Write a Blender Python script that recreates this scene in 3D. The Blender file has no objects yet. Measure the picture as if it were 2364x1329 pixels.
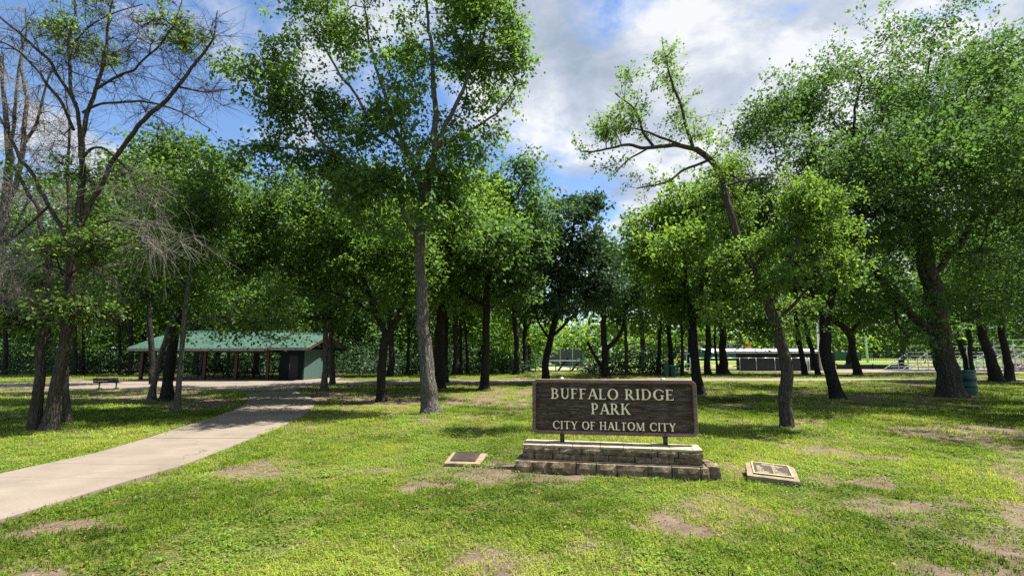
import bpy, math, random
import numpy as np
from mathutils import Vector, Matrix

# ------------------------------------------------------------------ camera, sky, sun, exposure
C = bpy.context.scene.collection
sc = bpy.context.scene
F_PX, CX, CY, HZ, CAM_H = 1150.0, 1182.0, 664.5, 815.0, 1.65
TH = math.atan((HZ - CY) / F_PX)
cam_d = bpy.data.cameras.new('camera'); cam = bpy.data.objects.new('camera', cam_d); C.objects.link(cam)
cam.location = (0, 0, CAM_H); cam.rotation_euler = (math.pi / 2 + TH, 0, 0)
cam_d.sensor_width = 36; cam_d.lens = F_PX / 2364 * 36; cam_d.clip_end = 3000; cam_d.clip_start = 0.05
sc.camera = cam

SUN_AZ, SUN_EL = math.radians(80), math.radians(64)      # azimuth from +Y towards +X
sun_dir = Vector((math.sin(SUN_AZ) * math.cos(SUN_EL), math.cos(SUN_AZ) * math.cos(SUN_EL), math.sin(SUN_EL)))
sd = bpy.data.lights.new('sun', 'SUN'); sd.energy = 5.0; sd.angle = math.radians(0.55); sd.color = (1.0, 0.955, 0.88)
so = bpy.data.objects.new('sun', sd); C.objects.link(so)
so.rotation_euler = (-sun_dir).to_track_quat('-Z', 'Y').to_euler(); so.location = sun_dir * 60

world = bpy.data.worlds.new('World'); sc.world = world; world.use_nodes = True
def build_world():
    nt = world.node_tree; N = nt.nodes; Lk = nt.links; N.clear()
    out = N.new('ShaderNodeOutputWorld'); bg = N.new('ShaderNodeBackground'); bg.inputs['Strength'].default_value = 0.07
    sky = N.new('ShaderNodeTexSky'); sky.sky_type = 'NISHITA'; sky.sun_disc = False
    sky.sun_elevation = SUN_EL; sky.sun_rotation = SUN_AZ
    sky.air_density = 1.0; sky.dust_density = 0.6; sky.ozone_density = 2.0
    tc = N.new('ShaderNodeTexCoord'); sep = N.new('ShaderNodeSeparateXYZ'); Lk.new(tc.outputs['Generated'], sep.inputs[0])
    def M(op, a, b=None, c=None):
        n = N.new('ShaderNodeMath'); n.operation = op
        for i, v in enumerate((a, b, c)):
            if v is None: continue
            if isinstance(v, (int, float)): n.inputs[i].default_value = v
            else: Lk.new(v, n.inputs[i])
        return n.outputs[0]
    zz = M('ADD', M('MAXIMUM', sep.outputs[2], 0.0), 0.32)
    cmb = N.new('ShaderNodeCombineXYZ')
    Lk.new(M('DIVIDE', sep.outputs[0], zz), cmb.inputs[0]); Lk.new(M('DIVIDE', sep.outputs[1], zz), cmb.inputs[1])
    cmb.inputs[2].default_value = 3.7
    def noise(scale, detail, rough, off, dist=0.0):
        mp = N.new('ShaderNodeMapping'); mp.inputs['Location'].default_value = off
        Lk.new(cmb.outputs[0], mp.inputs[0])
        n = N.new('ShaderNodeTexNoise'); n.inputs['Scale'].default_value = scale; n.inputs['Detail'].default_value = detail
        n.inputs['Roughness'].default_value = rough; n.inputs['Distortion'].default_value = dist
        Lk.new(mp.outputs[0], n.inputs['Vector']); return n.outputs['Fac']
    def ramp(fac, pts):
        r = N.new('ShaderNodeValToRGB'); Lk.new(fac, r.inputs[0])
        while len(r.color_ramp.elements) < len(pts): r.color_ramp.elements.new(0.5)
        for e, (p, c) in zip(r.color_ramp.elements, pts): e.position = p; e.color = (*c, 1)
        return r.outputs[0]
    a = noise(2.3, 10, 0.58, (2.1, 0.6, 0), 0.3)
    # thinner cloud towards the left of the view, where the blue opens up
    bias = M('MULTIPLY', M('SUBTRACT', sep.outputs[0], 0.05), 0.42)
    cover = ramp(M('ADD', a, M('MINIMUM', M('MAXIMUM', bias, -0.10), 0.09)), [(0.44, (0, 0, 0)), (0.55, (1, 1, 1))])
    b = noise(3.0, 9, 0.60, (5.3, 1.9, 4.0), 0.4)
    tone = ramp(b, [(0.34, (2.3, 2.8, 3.5)), (0.48, (3.5, 3.9, 4.6)), (0.59, (5.5, 5.65, 5.9))])
    tint = N.new('ShaderNodeMix'); tint.data_type = 'RGBA'; tint.blend_type = 'MULTIPLY'; tint.inputs[0].default_value = 1
    Lk.new(sky.outputs[0], tint.inputs[6]); tint.inputs[7].default_value = (1.0, 1.12, 1.25, 1)
    mix = N.new('ShaderNodeMix'); mix.data_type = 'RGBA'
    Lk.new(cover, mix.inputs[0]); Lk.new(tint.outputs[2], mix.inputs[6]); Lk.new(tone, mix.inputs[7])
    Lk.new(mix.outputs[2], bg.inputs['Color']); Lk.new(bg.outputs[0], out.inputs[0])
build_world()
vs = sc.view_settings; vs.view_transform = 'Standard'; vs.look = 'None'; vs.exposure = 1.3; vs.gamma = 1; vs.use_curve_mapping = False
cy = sc.cycles
cy.max_bounces = 6; cy.diffuse_bounces = 3; cy.glossy_bounces = 2; cy.transmission_bounces = 4; cy.transparent_max_bounces = 8
cy.use_denoising = False; sc.render.filter_size = 1.15; cy.sample_clamp_indirect = 3.0; cy.sample_clamp_direct = 8.0

# ------------------------------------------------------------------ pixel <-> place
def at(px, py, Y):
    """point on the vertical plane y = Y that the photograph shows at this pixel"""
    u = (px - CX) / F_PX; v = (CY - py) / F_PX
    dx, dy, dz = u, math.cos(TH) - v * math.sin(TH), math.sin(TH) + v * math.cos(TH)
    t = Y / dy
    return Vector((dx * t, Y, CAM_H + dz * t))
def gp(px, py, z=0.0):
    """point on the ground"""
    u = (px - CX) / F_PX; v = (CY - py) / F_PX
    dx, dy, dz = u, math.cos(TH) - v * math.sin(TH), math.sin(TH) + v * math.cos(TH)
    t = (z - CAM_H) / dz
    return Vector((dx * t, dy * t, z))

# ------------------------------------------------------------------ noise
def _h(ix, iy, iz, s):
    n = (ix.astype(np.int64) * 374761393 + iy.astype(np.int64) * 668265263 + iz.astype(np.int64) * 2147483647 + s * 1274126177) & 0xffffffff
    n = ((n ^ (n >> 13)) * 1274126177) & 0xffffffff
    n = (n ^ (n >> 16)) & 0xffffffff
    n = (n * 2246822519) & 0xffffffff
    return ((n ^ (n >> 15)) & 0xffffff) / float(0xffffff)
def vnoise(x, y, z=None, s=0):
    x = np.asarray(x, float); y = np.asarray(y, float); z = np.zeros_like(x) if z is None else np.asarray(z, float)
    xi, yi, zi = np.floor(x), np.floor(y), np.floor(z); fx, fy, fz = x - xi, y - yi, z - zi
    fx, fy, fz = (f * f * (3 - 2 * f) for f in (fx, fy, fz)); r = 0
    for a in (0, 1):
        for b in (0, 1):
            for c in (0, 1):
                r = r + _h(xi + a, yi + b, zi + c, s) * (fx if a else 1 - fx) * (fy if b else 1 - fy) * (fz if c else 1 - fz)
    return r
def fbm(x, y, z=None, s=0, o=4):
    r = 0; a = 0.5; t = 0; x = np.asarray(x, float); y = np.asarray(y, float); z = None if z is None else np.asarray(z, float)
    for i in range(o):
        r = r + a * vnoise(x, y, z, s + i * 17); t += a; a *= 0.5; x = x * 2.03 + 3.1; y = y * 2.03 + 1.7
        if z is not None: z = z * 2.03 + 5.3
    return r / t

# ------------------------------------------------------------------ mesh helpers
def link(name, me, mat=None, parent=None, loc=None, rot=None):
    o = bpy.data.objects.new(name, me); C.objects.link(o)
    if mat is not None and me is not None and not me.materials: me.materials.append(mat)
    if parent is not None: o.parent = parent
    if loc is not None: o.location = loc
    if rot is not None: o.rotation_euler = rot
    return o
def tag(o, label=None, cat=None, group=None, kind=None):
    if label: o['label'] = label
    if cat: o['category'] = cat
    if group: o['group'] = group
    if kind: o['kind'] = kind
    return o
def empty(name, loc, label=None, cat=None, group=None, rz=0.0):
    o = bpy.data.objects.new(name, None); C.objects.link(o); o.location = loc; o.rotation_euler = (0, 0, rz)
    o.empty_display_size = 0.2
    return tag(o, label, cat, group)
def np_mesh(name, V, Q, smooth=False, attrs=None, k=4):
    me = bpy.data.meshes.new(name); V = np.asarray(V, np.float32); Q = np.asarray(Q, np.int32)
    me.vertices.add(len(V)); me.vertices.foreach_set('co', V.ravel())
    nf = len(Q); me.loops.add(nf * k); me.loops.foreach_set('vertex_index', Q.ravel())
    me.polygons.add(nf); me.polygons.foreach_set('loop_start', np.arange(0, nf * k, k, dtype=np.int32))
    if smooth: me.polygons.foreach_set('use_smooth', np.ones(nf, bool))
    for an, (typ, dom, data) in (attrs or {}).items():
        a = me.attributes.new(an, typ, dom)
        a.data.foreach_set('vector' if typ == 'FLOAT_VECTOR' else 'value', np.asarray(data, np.float32).ravel())
    me.update(calc_edges=True); return me
class MB:
    """collects simple solids, links them as one mesh"""
    def __init__(s): s.v = []; s.f = []
    def add(s, V, Fc):
        n = len(s.v); s.v += [tuple(p) for p in V]; s.f += [tuple(i + n for i in f) for f in Fc]; return s
    def box(s, c, d, rz=0.0, rx=0.0, ry=0.0):
        m = Matrix.Rotation(rz, 3, 'Z') @ Matrix.Rotation(ry, 3, 'Y') @ Matrix.Rotation(rx, 3, 'X')
        V = [Vector(c) + m @ Vector((a * d[0] / 2, b * d[1] / 2, e * d[2] / 2)) for a in (-1, 1) for b in (-1, 1) for e in (-1, 1)]
        return s.add(V, [(0, 1, 3, 2), (4, 6, 7, 5), (0, 4, 5, 1), (2, 3, 7, 6), (0, 2, 6, 4), (1, 5, 7, 3)])
    def bar(s, a, b, w, h=None):
        a = Vector(a); b = Vector(b); h = h or w; d = (b - a).normalized()
        up = Vector((0, 0, 1)) if abs(d.z) < .95 else Vector((0, 1, 0))
        x = d.cross(up).normalized(); y = x.cross(d).normalized()
        V = [p + x * i * w / 2 + y * j * h / 2 for p in (a, b) for i, j in ((-1, -1), (1, -1), (1, 1), (-1, 1))]
        return s.add(V, [(3, 2, 1, 0), (4, 5, 6, 7), (0, 1, 5, 4), (1, 2, 6, 5), (2, 3, 7, 6), (3, 0, 4, 7)])
    def tube(s, pts, r, n=8, caps=True):
        pts = [Vector(p) for p in pts]; rs = r if isinstance(r, (list, tuple)) else [r] * len(pts); V = []; Fc = []
        for i, p in enumerate(pts):
            d = (pts[min(i + 1, len(pts) - 1)] - pts[max(i - 1, 0)]).normalized()
            up = Vector((0, 0, 1)) if abs(d.z) < .9 else Vector((1, 0, 0))
            x = d.cross(up).normalized(); y = x.cross(d).normalized()
            V += [p + (x * math.cos(2 * math.pi * k / n) + y * math.sin(2 * math.pi * k / n)) * rs[i] for k in range(n)]
        for i in range(len(pts) - 1):
            Fc += [(i * n + k, i * n + (k + 1) % n, (i + 1) * n + (k + 1) % n, (i + 1) * n + k) for k in range(n)]
        if caps: Fc += [tuple(range(n))[::-1], tuple((len(pts) - 1) * n + k for k in range(n))]
        return s.add(V, Fc)
    def lathe(s, prof, c=(0, 0, 0), n=28):
        V = []; Fc = []; c = Vector(c)
        for r, z in prof: V += [c + Vector((r * math.cos(2 * math.pi * k / n), r * math.sin(2 * math.pi * k / n), z)) for k in range(n)]
        for i in range(len(prof) - 1): Fc += [(i * n + k, i * n + (k + 1) % n, (i + 1) * n + (k + 1) % n, (i + 1) * n + k) for k in range(n)]
        return s.add(V, Fc)
    def poly(s, pts, z0, z1):
        n = len(pts); V = [(x, y, z0) for x, y in pts] + [(x, y, z1) for x, y in pts]
        return s.add(V, [tuple(range(n))[::-1], tuple(range(n, 2 * n))] + [(i, (i + 1) % n, n + (i + 1) % n, n + i) for i in range(n)])
    def mesh(s, name, smooth=False):
        me = bpy.data.meshes.new(name); me.from_pydata(s.v, [], s.f)
        if smooth: me.polygons.foreach_set('use_smooth', [True] * len(me.polygons))
        me.update(); return me
    def build(s, name, mat, parent=None, smooth=False, loc=None, rot=None):
        return link(name, s.mesh(name, smooth), mat, parent, loc, rot)
def bevel(o, w, seg=2):
    m = o.modifiers.new('bevel', 'BEVEL'); m.width = w; m.segments = seg; m.limit_method = 'ANGLE'; return o

# ------------------------------------------------------------------ materials
def new_mat(name):
    m = bpy.data.materials.new(name); m.use_nodes = True; nt = m.node_tree; nt.nodes.clear()
    out = nt.nodes.new('ShaderNodeOutputMaterial'); return m, nt, out
def lk(nt, a, b): nt.links.new(a, b)
def n_noise(nt, scale, detail=4, rough=.55, vec=None, dim=None):
    n = nt.nodes.new('ShaderNodeTexNoise'); n.inputs['Scale'].default_value = scale; n.inputs['Detail'].default_value = detail
    n.inputs['Roughness'].default_value = rough
    if vec is not None: lk(nt, vec, n.inputs['Vector'])
    return n.outputs['Fac']
def n_ramp(nt, fac, pts):
    r = nt.nodes.new('ShaderNodeValToRGB'); lk(nt, fac, r.inputs[0])
    while len(r.color_ramp.elements) < len(pts): r.color_ramp.elements.new(.5)
    for e, (p, c) in zip(r.color_ramp.elements, pts):
        e.position = p; e.color = (*(c if isinstance(c, (tuple, list)) else (c, c, c)), 1)
    return r.outputs[0]
def n_mix(nt, fac, a, b, mode='MIX'):
    m = nt.nodes.new('ShaderNodeMix'); m.data_type = 'RGBA'; m.blend_type = mode
    for v, i in ((fac, 0), (a, 6), (b, 7)):
        if isinstance(v, (int, float)): m.inputs[i].default_value = v
        elif isinstance(v, tuple): m.inputs[i].default_value = (*v, 1)
        else: lk(nt, v, m.inputs[i])
    return m.outputs[2]
def n_obj(nt, scale=(1, 1, 1), rot=(0, 0, 0), world_space=False):
    if world_space:
        src = nt.nodes.new('ShaderNodeNewGeometry').outputs['Position']
    else:
        src = nt.nodes.new('ShaderNodeTexCoord').outputs['Object']
    m = nt.nodes.new('ShaderNodeMapping'); m.inputs['Scale'].default_value = scale; m.inputs['Rotation'].default_value = rot
    lk(nt, src, m.inputs[0]); return m.outputs[0]
def n_bump(nt, h, strength, dist, normal=None):
    b = nt.nodes.new('ShaderNodeBump'); b.inputs['Strength'].default_value = strength; b.inputs['Distance'].default_value = dist
    lk(nt, h, b.inputs['Height'])
    if normal is not None: lk(nt, normal, b.inputs['Normal'])
    return b.outputs[0]
def bsdf(nt, out, col, rough=.7, metal=0, normal=None, spec=.4):
    p = nt.nodes.new('ShaderNodeBsdfPrincipled'); p.inputs['Roughness'].default_value = rough if isinstance(rough, (int, float)) else .5
    if not isinstance(rough, (int, float)): lk(nt, rough, p.inputs['Roughness'])
    p.inputs['Metallic'].default_value = metal; p.inputs['Specular IOR Level'].default_value = spec
    if isinstance(col, tuple): p.inputs['Base Color'].default_value = (*col, 1)
    else: lk(nt, col, p.inputs['Base Color'])
    if normal is not None: lk(nt, normal, p.inputs['Normal'])
    lk(nt, p.outputs[0], out.inputs[0]); return p
def simple(name, col, rough=.6, metal=0, var=.25, scale=6, bump=.15, bs=60):
    m, nt, out = new_mat(name); v = n_obj(nt, world_space=True)
    n = n_noise(nt, scale, 6, .6, v)
    lo = tuple(max(0, c * (1 - var)) for c in col); hi = tuple(min(1, c * (1 + var)) for c in col)
    c = n_ramp(nt, n, [(.3, lo), (.7, hi)])
    bsdf(nt, out, c, rough, metal, n_bump(nt, n_noise(nt, bs, 4, .6, v), bump, .01), .12 if rough >= .65 else .4); return m

def leaf_mat(name, dark, light, trans, tw=.42):
    m, nt, out = new_mat(name)
    at_ = nt.nodes.new('ShaderNodeAttribute'); at_.attribute_name = 'tint'
    c = n_ramp(nt, at_.outputs['Fac'], [(0, dark), (.62, light), (1, tuple(min(1, x * 1.5) for x in light))])
    ct = n_mix(nt, at_.outputs['Fac'], tuple(x * .6 for x in trans), tuple(x * 1.25 for x in trans))
    d = nt.nodes.new('ShaderNodeBsdfDiffuse'); lk(nt, c, d.inputs[0])
    t = nt.nodes.new('ShaderNodeBsdfTranslucent'); lk(nt, ct, t.inputs[0])
    g = nt.nodes.new('ShaderNodeBsdfGlossy'); g.inputs['Roughness'].default_value = .5; g.inputs[0].default_value = (.75, .85, .9, 1)
    m1 = nt.nodes.new('ShaderNodeMixShader'); m1.inputs[0].default_value = tw; lk(nt, d.outputs[0], m1.inputs[1]); lk(nt, t.outputs[0], m1.inputs[2])
    m2 = nt.nodes.new('ShaderNodeMixShader'); m2.inputs[0].default_value = .018; lk(nt, m1.outputs[0], m2.inputs[1]); lk(nt, g.outputs[0], m2.inputs[2])
    lk(nt, m2.outputs[0], out.inputs[0]); return m
LEAF = {
    'ash': leaf_mat('leaf_fresh_green', (.020, .052, .016), (.082, .160, .034), (.23, .40, .05), .45),
    'elm': leaf_mat('leaf_elm_green', (.015, .042, .017), (.064, .128, .034), (.165, .31, .05), .43),
    'bright': leaf_mat('leaf_yellow_green', (.030, .070, .015), (.100, .182, .030), (.28, .46, .05), .47),
    'dark': leaf_mat('leaf_dull_evergreen_and_shaded', (.018, .040, .022), (.064, .105, .050), (.08, .16, .06), .30),
    'wood': leaf_mat('leaf_woodland', (.016, .042, .013), (.068, .132, .028), (.18, .33, .045), .43),
}
def bark_mat(name, a, b, lich=None):
    m, nt, out = new_mat(name); v = n_obj(nt, (9, 9, 2.0), world_space=True)
    vo = nt.nodes.new('ShaderNodeTexVoronoi'); vo.feature = 'DISTANCE_TO_EDGE'; vo.inputs['Scale'].default_value = 1.7
    w = nt.nodes.new('ShaderNodeVectorMath'); w.operation = 'ADD'
    nn = nt.nodes.new('ShaderNodeTexNoise'); nn.inputs['Scale'].default_value = 1.3; nn.inputs['Detail'].default_value = 4; lk(nt, v, nn.inputs['Vector'])
    lk(nt, v, w.inputs[0]); lk(nt, nn.outputs['Color'], w.inputs[1]); lk(nt, w.outputs[0], vo.inputs['Vector'])
    fine = n_noise(nt, 5, 7, .7, v)
    c1 = n_ramp(nt, vo.outputs['Distance'], [(0, tuple(x * .35 for x in a)), (.12, a), (.4, b)])
    c2 = n_mix(nt, n_ramp(nt, fine, [(.35, 0.0), (.7, 1.0)]), c1, tuple(x * 1.25 for x in b))
    big = n_noise(nt, 1.4, 4, .6, n_obj(nt, world_space=True))
    c3 = n_mix(nt, n_ramp(nt, big, [(.35, 0.0), (.75, .55)]), c2, lich or tuple(x * .6 for x in a))
    hh = nt.nodes.new('ShaderNodeMath'); hh.operation = 'ADD'
    lk(nt, n_ramp(nt, vo.outputs['Distance'], [(0, 0.0), (.3, 1.0)]), hh.inputs[0]); lk(nt, fine, hh.inputs[1])
    bsdf(nt, out, c3, .9, 0, n_bump(nt, hh.outputs[0], 1.0, .045), .2); return m
BARK = {
    'pale': bark_mat('bark_pale_grey', (.065, .056, .048), (.20, .180, .158), (.10, .088, .072)),
    'brown': bark_mat('bark_grey_brown', (.038, .031, .026), (.115, .098, .082), (.065, .056, .042)),
    'dark': bark_mat('bark_dark', (.014, .012, .011), (.045, .038, .033), (.022, .020, .016)),
    'dead': bark_mat('bark_dead_grey', (.08, .074, .066), (.20, .187, .17), (.13, .12, .10)),
}
twig_m = simple('twig_brown', (.035, .029, .024), .9, var=.3)
deadtwig_m = simple('twig_dead_grey', (.20, .18, .155), .9, var=.3)

def concrete_mat():
    m, nt, out = new_mat('concrete_path'); v = n_obj(nt, world_space=True)
    a = n_noise(nt, 1.1, 6, .6, v); b = n_noise(nt, 55, 3, .7, v)
    c = n_ramp(nt, a, [(.3, (.195, .16, .124)), (.7, (.27, .225, .178))])
    c = n_mix(nt, n_ramp(nt, b, [(.35, 0.0), (.65, 1.0)]), n_mix(nt, 1, c, (.86, .84, .82), 'MULTIPLY'), c)
    st = n_noise(nt, .45, 5, .65, v); c = n_mix(nt, n_ramp(nt, st, [(.50, 0.0), (.66, .55)]), c, (.14, .12, .095))
    vo = nt.nodes.new('ShaderNodeTexVoronoi'); vo.feature = 'DISTANCE_TO_EDGE'; vo.inputs['Scale'].default_value = .35; wv = nt.nodes.new('ShaderNodeVectorMath'); wv.operation = 'ADD'; nz = nt.nodes.new('ShaderNodeTexNoise'); nz.inputs['Scale'].default_value = 1.6; lk(nt, v, nz.inputs['Vector']); lk(nt, v, wv.inputs[0]); lk(nt, nz.outputs['Color'], wv.inputs[1]); lk(nt, wv.outputs[0], vo.inputs['Vector'])
    c = n_mix(nt, n_ramp(nt, vo.outputs['Distance'], [(0.0, .75), (.0035, 0.0)]), c, (.07, .06, .05))
    bsdf(nt, out, c, .88, 0, n_bump(nt, n_noise(nt, 120, 4, .7, v), .35, .006), .25); return m
concrete = concrete_mat()

def ground_mat():
    m, nt, out = new_mat('ground_turf_and_soil'); v = n_obj(nt, world_space=True)
    A = nt.nodes.new('ShaderNodeAttribute'); A.attribute_name = 'soil'
    fine = n_noise(nt, 26, 6, .75, v); mid = n_noise(nt, 3.5, 6, .65, v); vf = n_noise(nt, 90, 4, .7, v); big = n_noise(nt, .5, 4, .6, v)
    soil = n_ramp(nt, mid, [(.25, (.085, .062, .040)), (.48, (.19, .143, .096)), (.75, (.31, .245, .17))])
    soil = n_mix(nt, n_ramp(nt, vf, [(.3, .7), (.6, 0.0)]), soil, (.12, .08, .055))
    gr = n_ramp(nt, fine, [(.34, (.040, .038, .014)), (.5, (.115, .140, .022)), (.66, (.28, .295, .070))])
    gr = n_mix(nt, n_ramp(nt, vf, [(.4, .55), (.62, 0.0)]), gr, (.030, .045, .010))
    gr = n_mix(nt, n_ramp(nt, big, [(.45, 0.0), (.72, .5)]), gr, (.15, .165, .045))
    mm = nt.nodes.new('ShaderNodeMath'); mm.operation = 'MULTIPLY_ADD'; lk(nt, fine, mm.inputs[0]); mm.inputs[1].default_value = .9
    sub = nt.nodes.new('ShaderNodeMath'); sub.operation = 'ADD'; lk(nt, A.outputs['Fac'], mm.inputs[2])
    fac = n_ramp(nt, mm.outputs[0], [(.66, 0.0), (1.12, 1.0)])
    c = n_mix(nt, fac, gr, soil)
    hb = nt.nodes.new('ShaderNodeMath'); hb.operation = 'ADD'; lk(nt, fine, hb.inputs[0]); lk(nt, vf, hb.inputs[1])
    bsdf(nt, out, c, .95, 0, n_bump(nt, hb.outputs[0], .8, .03), .15); return m

# ------------------------------------------------------------------ GROUND
# bare soil patches (photograph px centre, half size px), weight
SOIL = [(1400, 1100, 260, 10, .9), (1690, 1092, 60, 22, .9), (1140, 1082, 60, 13, .7), (1100, 1062, 90, 14, .45), (1580, 1010, 60, 6, .4),
        (2080, 1165, 120, 36, .95), (1960, 1120, 100, 16, .75), (1700, 1105, 90, 16, .6), (2140, 1190, 60, 22, .6), (2330, 1085, 60, 34, .75), (2350, 1120, 40, 30, .6), (2150, 1098, 90, 12, .5),
        (1340, 1258, 48, 36, .55), (1470, 1208, 30, 16, .55), (1420, 1290, 90, 26, .32), (2310, 1248, 60, 30, .8), (2100, 1320, 90, 14, .5),
        (150, 1212, 120, 18, .75), (60, 1235, 60, 20, .6), (500, 1075, 55, 12, .6), (560, 1085, 40, 8, .5), (1690, 935, 60, 9, .6), (2280, 992, 110, 16, .55), (2160, 975, 60, 8, .5),
        (1930, 1060, 80, 14, .4), (860, 925, 170, 26, .95), (760, 910, 90, 16, .9), (1080, 925, 130, 14, .9), (1200, 905, 130, 10, .8), (780, 960, 90, 14, .5), (740, 985, 40, 12, .6),
        (470, 928, 105, 16, .95), (270, 912, 130, 18, .8), (400, 908, 120, 12, .8), (100, 905, 120, 12, .6), (190, 1000, 50, 8, .7), (40, 960, 50, 10, .5),
        (995, 968, 45, 9, .6), (1815, 982, 40, 7, .5), (2190, 916, 75, 9, .85), (1000, 893, 200, 5, .5), (95, 990, 70, 8, .5), (1860, 1170, 60, 20, .35), (1780, 1085, 30, 10, .5),
        (1070, 959, 16, 5, 1.2), (1176, 957, 14, 5, 1.2), (992, 977, 18, 5, 1.1), (840, 1055, 40, 8, .35), (1650, 1085, 30, 18, .8)]
SOIL += [(q, r_, 30, 5.5, .85) for q, r_ in ((881, 923), (1614, 908), (1934, 921), (387, 922), (409, 947), (749, 899), (1119, 899), (1013, 898), (352, 918))] + [(95, 990, 60, 12, .85), (994, 967, 45, 9, .85), (1816, 983, 36, 8, .85), (2196, 915, 80, 9, .9)]
def w2px(x, y, z):
    dz = z - CAM_H; c, s = math.cos(TH), math.sin(TH)
    f = np.maximum(y * c + dz * s, .05); u = -y * s + dz * c
    return CX + F_PX * x / f, CY - F_PX * u / f
def soil_at(x, y):
    px, py = w2px(x, y, 0.0); m = np.zeros_like(x)
    wob = (fbm(x * 2.6, y * 2.6, s=5, o=5) - .5) * 1.5 + (vnoise(x * 13, y * 13, s=31) - .5) * .22
    w1 = (fbm(x * 1.3 + 7, y * 1.3, s=71, o=4) - .5) * 3.2; w2 = (fbm(x * 1.3, y * 1.3 + 9, s=73, o=4) - .5) * 3.2
    px = px + w1 * 55; py = py + w2 * np.clip((py - 870) / 14, .5, 20)
    for cx, cy_, rx, ry, w in SOIL:
        d = np.sqrt(((px - cx) / rx) ** 2 + ((py - cy_) / ry) ** 2)
        m = np.maximum(m, w * np.clip((1.25 - d + wob * 1.6) * .9, 0, 1))
    n = fbm(x * .55 + 4, y * .55, s=21, o=5)
    right = np.clip((x - .5) / 3, 0, 1) * np.clip((11 - y) / 5, 0, 1)
    m = np.maximum(m, np.clip((n - (.59 - .085 * right)) * 5.5, 0, .8))
    m = np.where(y < .5, .2, m)
    return m
def relief(x, y):
    near = np.clip((30 - np.hypot(x, y)) / 20, 0, 1)
    r = (fbm(x * 1.4, y * 1.4, s=3, o=3) - .5) * .035 + (fbm(x * 7, y * 7, s=9, o=2) - .5) * .014
    for cx, cy_, h in ((1070, 959, .05), (1176, 957, .05), (992, 977, .03), (1345, 1088, .035)):
        g = gp(cx, cy_); r = r + h * np.exp(-((x - g.x) ** 2 + (y - g.y) ** 2) / .035)
    return r * near - .012
def axis(lo, hi, step, grow, end):
    a = list(np.arange(lo, hi, step)); s = step
    while a[-1] < end: s *= grow; a.append(a[-1] + s)
    b = []; s = step; v = lo
    return a
yy = [-40, -20, -10, -4, -1, 1, 2, 2.6]
yy += axis(3.0, 11.0, .08, 1.035, 900); xr = axis(0, 7.0, .08, 1.045, 700); xx = [-v for v in xr[:0:-1]] + xr
XX, YY = np.meshgrid(np.array(xx), np.array(yy)); ZZ = relief(XX, YY)
ny, nx = XX.shape; idx = np.arange(ny * nx).reshape(ny, nx)
Q = np.stack([idx[:-1, :-1], idx[:-1, 1:], idx[1:, 1:], idx[1:, :-1]], -1).reshape(-1, 4)
ground = link('ground', np_mesh('ground', np.stack([XX, YY, ZZ], -1).reshape(-1, 3), Q, True, {'soil': ('FLOAT', 'POINT', soil_at(XX.ravel(), YY.ravel()))}), ground_mat())
tag(ground, 'park lawn of patchy green turf with bare soil showing through', None, None, 'structure')

# ------------------------------------------------------------------ PATHS
def resample(pts, n, paired=False):
    P = np.array([[p.x, p.y] for p in pts]); d = np.r_[0, np.cumsum(np.hypot(*np.diff(P, axis=0).T))]
    if paired: d = np.arange(len(P)) * 1.0
    # Catmull-ish smoothing through dense linear sample + blur
    t = np.linspace(0, d[-1], 240); X = np.interp(t, d, P[:, 0]); Y = np.interp(t, d, P[:, 1])
    for _ in range(30):
        X[1:-1] = (X[:-2] + 2 * X[1:-1] + X[2:]) / 4; Y[1:-1] = (Y[:-2] + 2 * Y[1:-1] + Y[2:]) / 4
    t2 = np.linspace(0, d[-1], n); return np.stack([np.interp(t2, t, X), np.interp(t2, t, Y)], 1)
PATH_POLYS = []
def slab_path(name, left, right, n_slabs, sub, label, z=.022, thick=.12, gap=.007, paired=False):
    root = tag(empty(name, (0, 0, 0)), label, None, None, 'structure')
    A = resample(left, n_slabs * sub + 1, paired); B = resample(right, n_slabs * sub + 1, paired)
    PATH_POLYS.append(np.concatenate([A, B[::-1]]))
    for k in range(n_slabs):
        a = A[k * sub:(k + 1) * sub + 1].copy(); b = B[k * sub:(k + 1) * sub + 1].copy()
        for s_ in (a, b):
            d0 = s_[1] - s_[0]; s_[0] += d0 / np.linalg.norm(d0) * gap
            d1 = s_[-2] - s_[-1]; s_[-1] += d1 / np.linalg.norm(d1) * gap
        m = MB(); n = sub + 1; dz = random.Random(k * 7 + len(name)).uniform(-.003, .003); V = []
        for i in range(n): V += [(a[i][0], a[i][1], z + dz), (b[i][0], b[i][1], z + dz), (a[i][0], a[i][1], z - thick), (b[i][0], b[i][1], z - thick)]
        Fc = []
        for i in range(n - 1):
            o = i * 4; Fc += [(o, o + 1, o + 5, o + 4), (o, o + 4, o + 6, o + 2), (o + 1, o + 3, o + 7, o + 5)]
        Fc += [(0, 2, 3, 1), (4 * n - 4, 4 * n - 3, 4 * n - 1, 4 * n - 2)]
        m.add(V, Fc); m.build('slab', concrete, root)
    return root
G = lambda l: [gp(*p) for p in l]
walk = [(-900, 1330, -1500, 1700), (-420, 1200, -500, 1360), (-200, 1135, -90, 1232), (-40, 1105, 325, 1104), (110, 1071, 420, 1077), (210, 1050, 491, 1050), (338, 1013, 582, 1013), (423, 986, 650, 986), (508, 959, 704, 959), (560, 939, 729, 934), (579, 921, 716, 915), (566, 909, 680, 902.5)]
slab_path('footpath', G([(q[0], q[1]) for q in walk]), G([(q[2], q[3]) for q in walk]), 11, 6, 'curving concrete footpath', paired=True)
plaza_far = G([(-500, 889), (0, 885), (160, 881), (300, 877), (500, 876), (704, 877), (800, 868)])
plaza_near = G([(-500, 901), (0, 895.5), (160, 897), (300, 898), (440, 899), (566, 902.5), (672, 901.5), (700, 894), (740, 889.5)])
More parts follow.
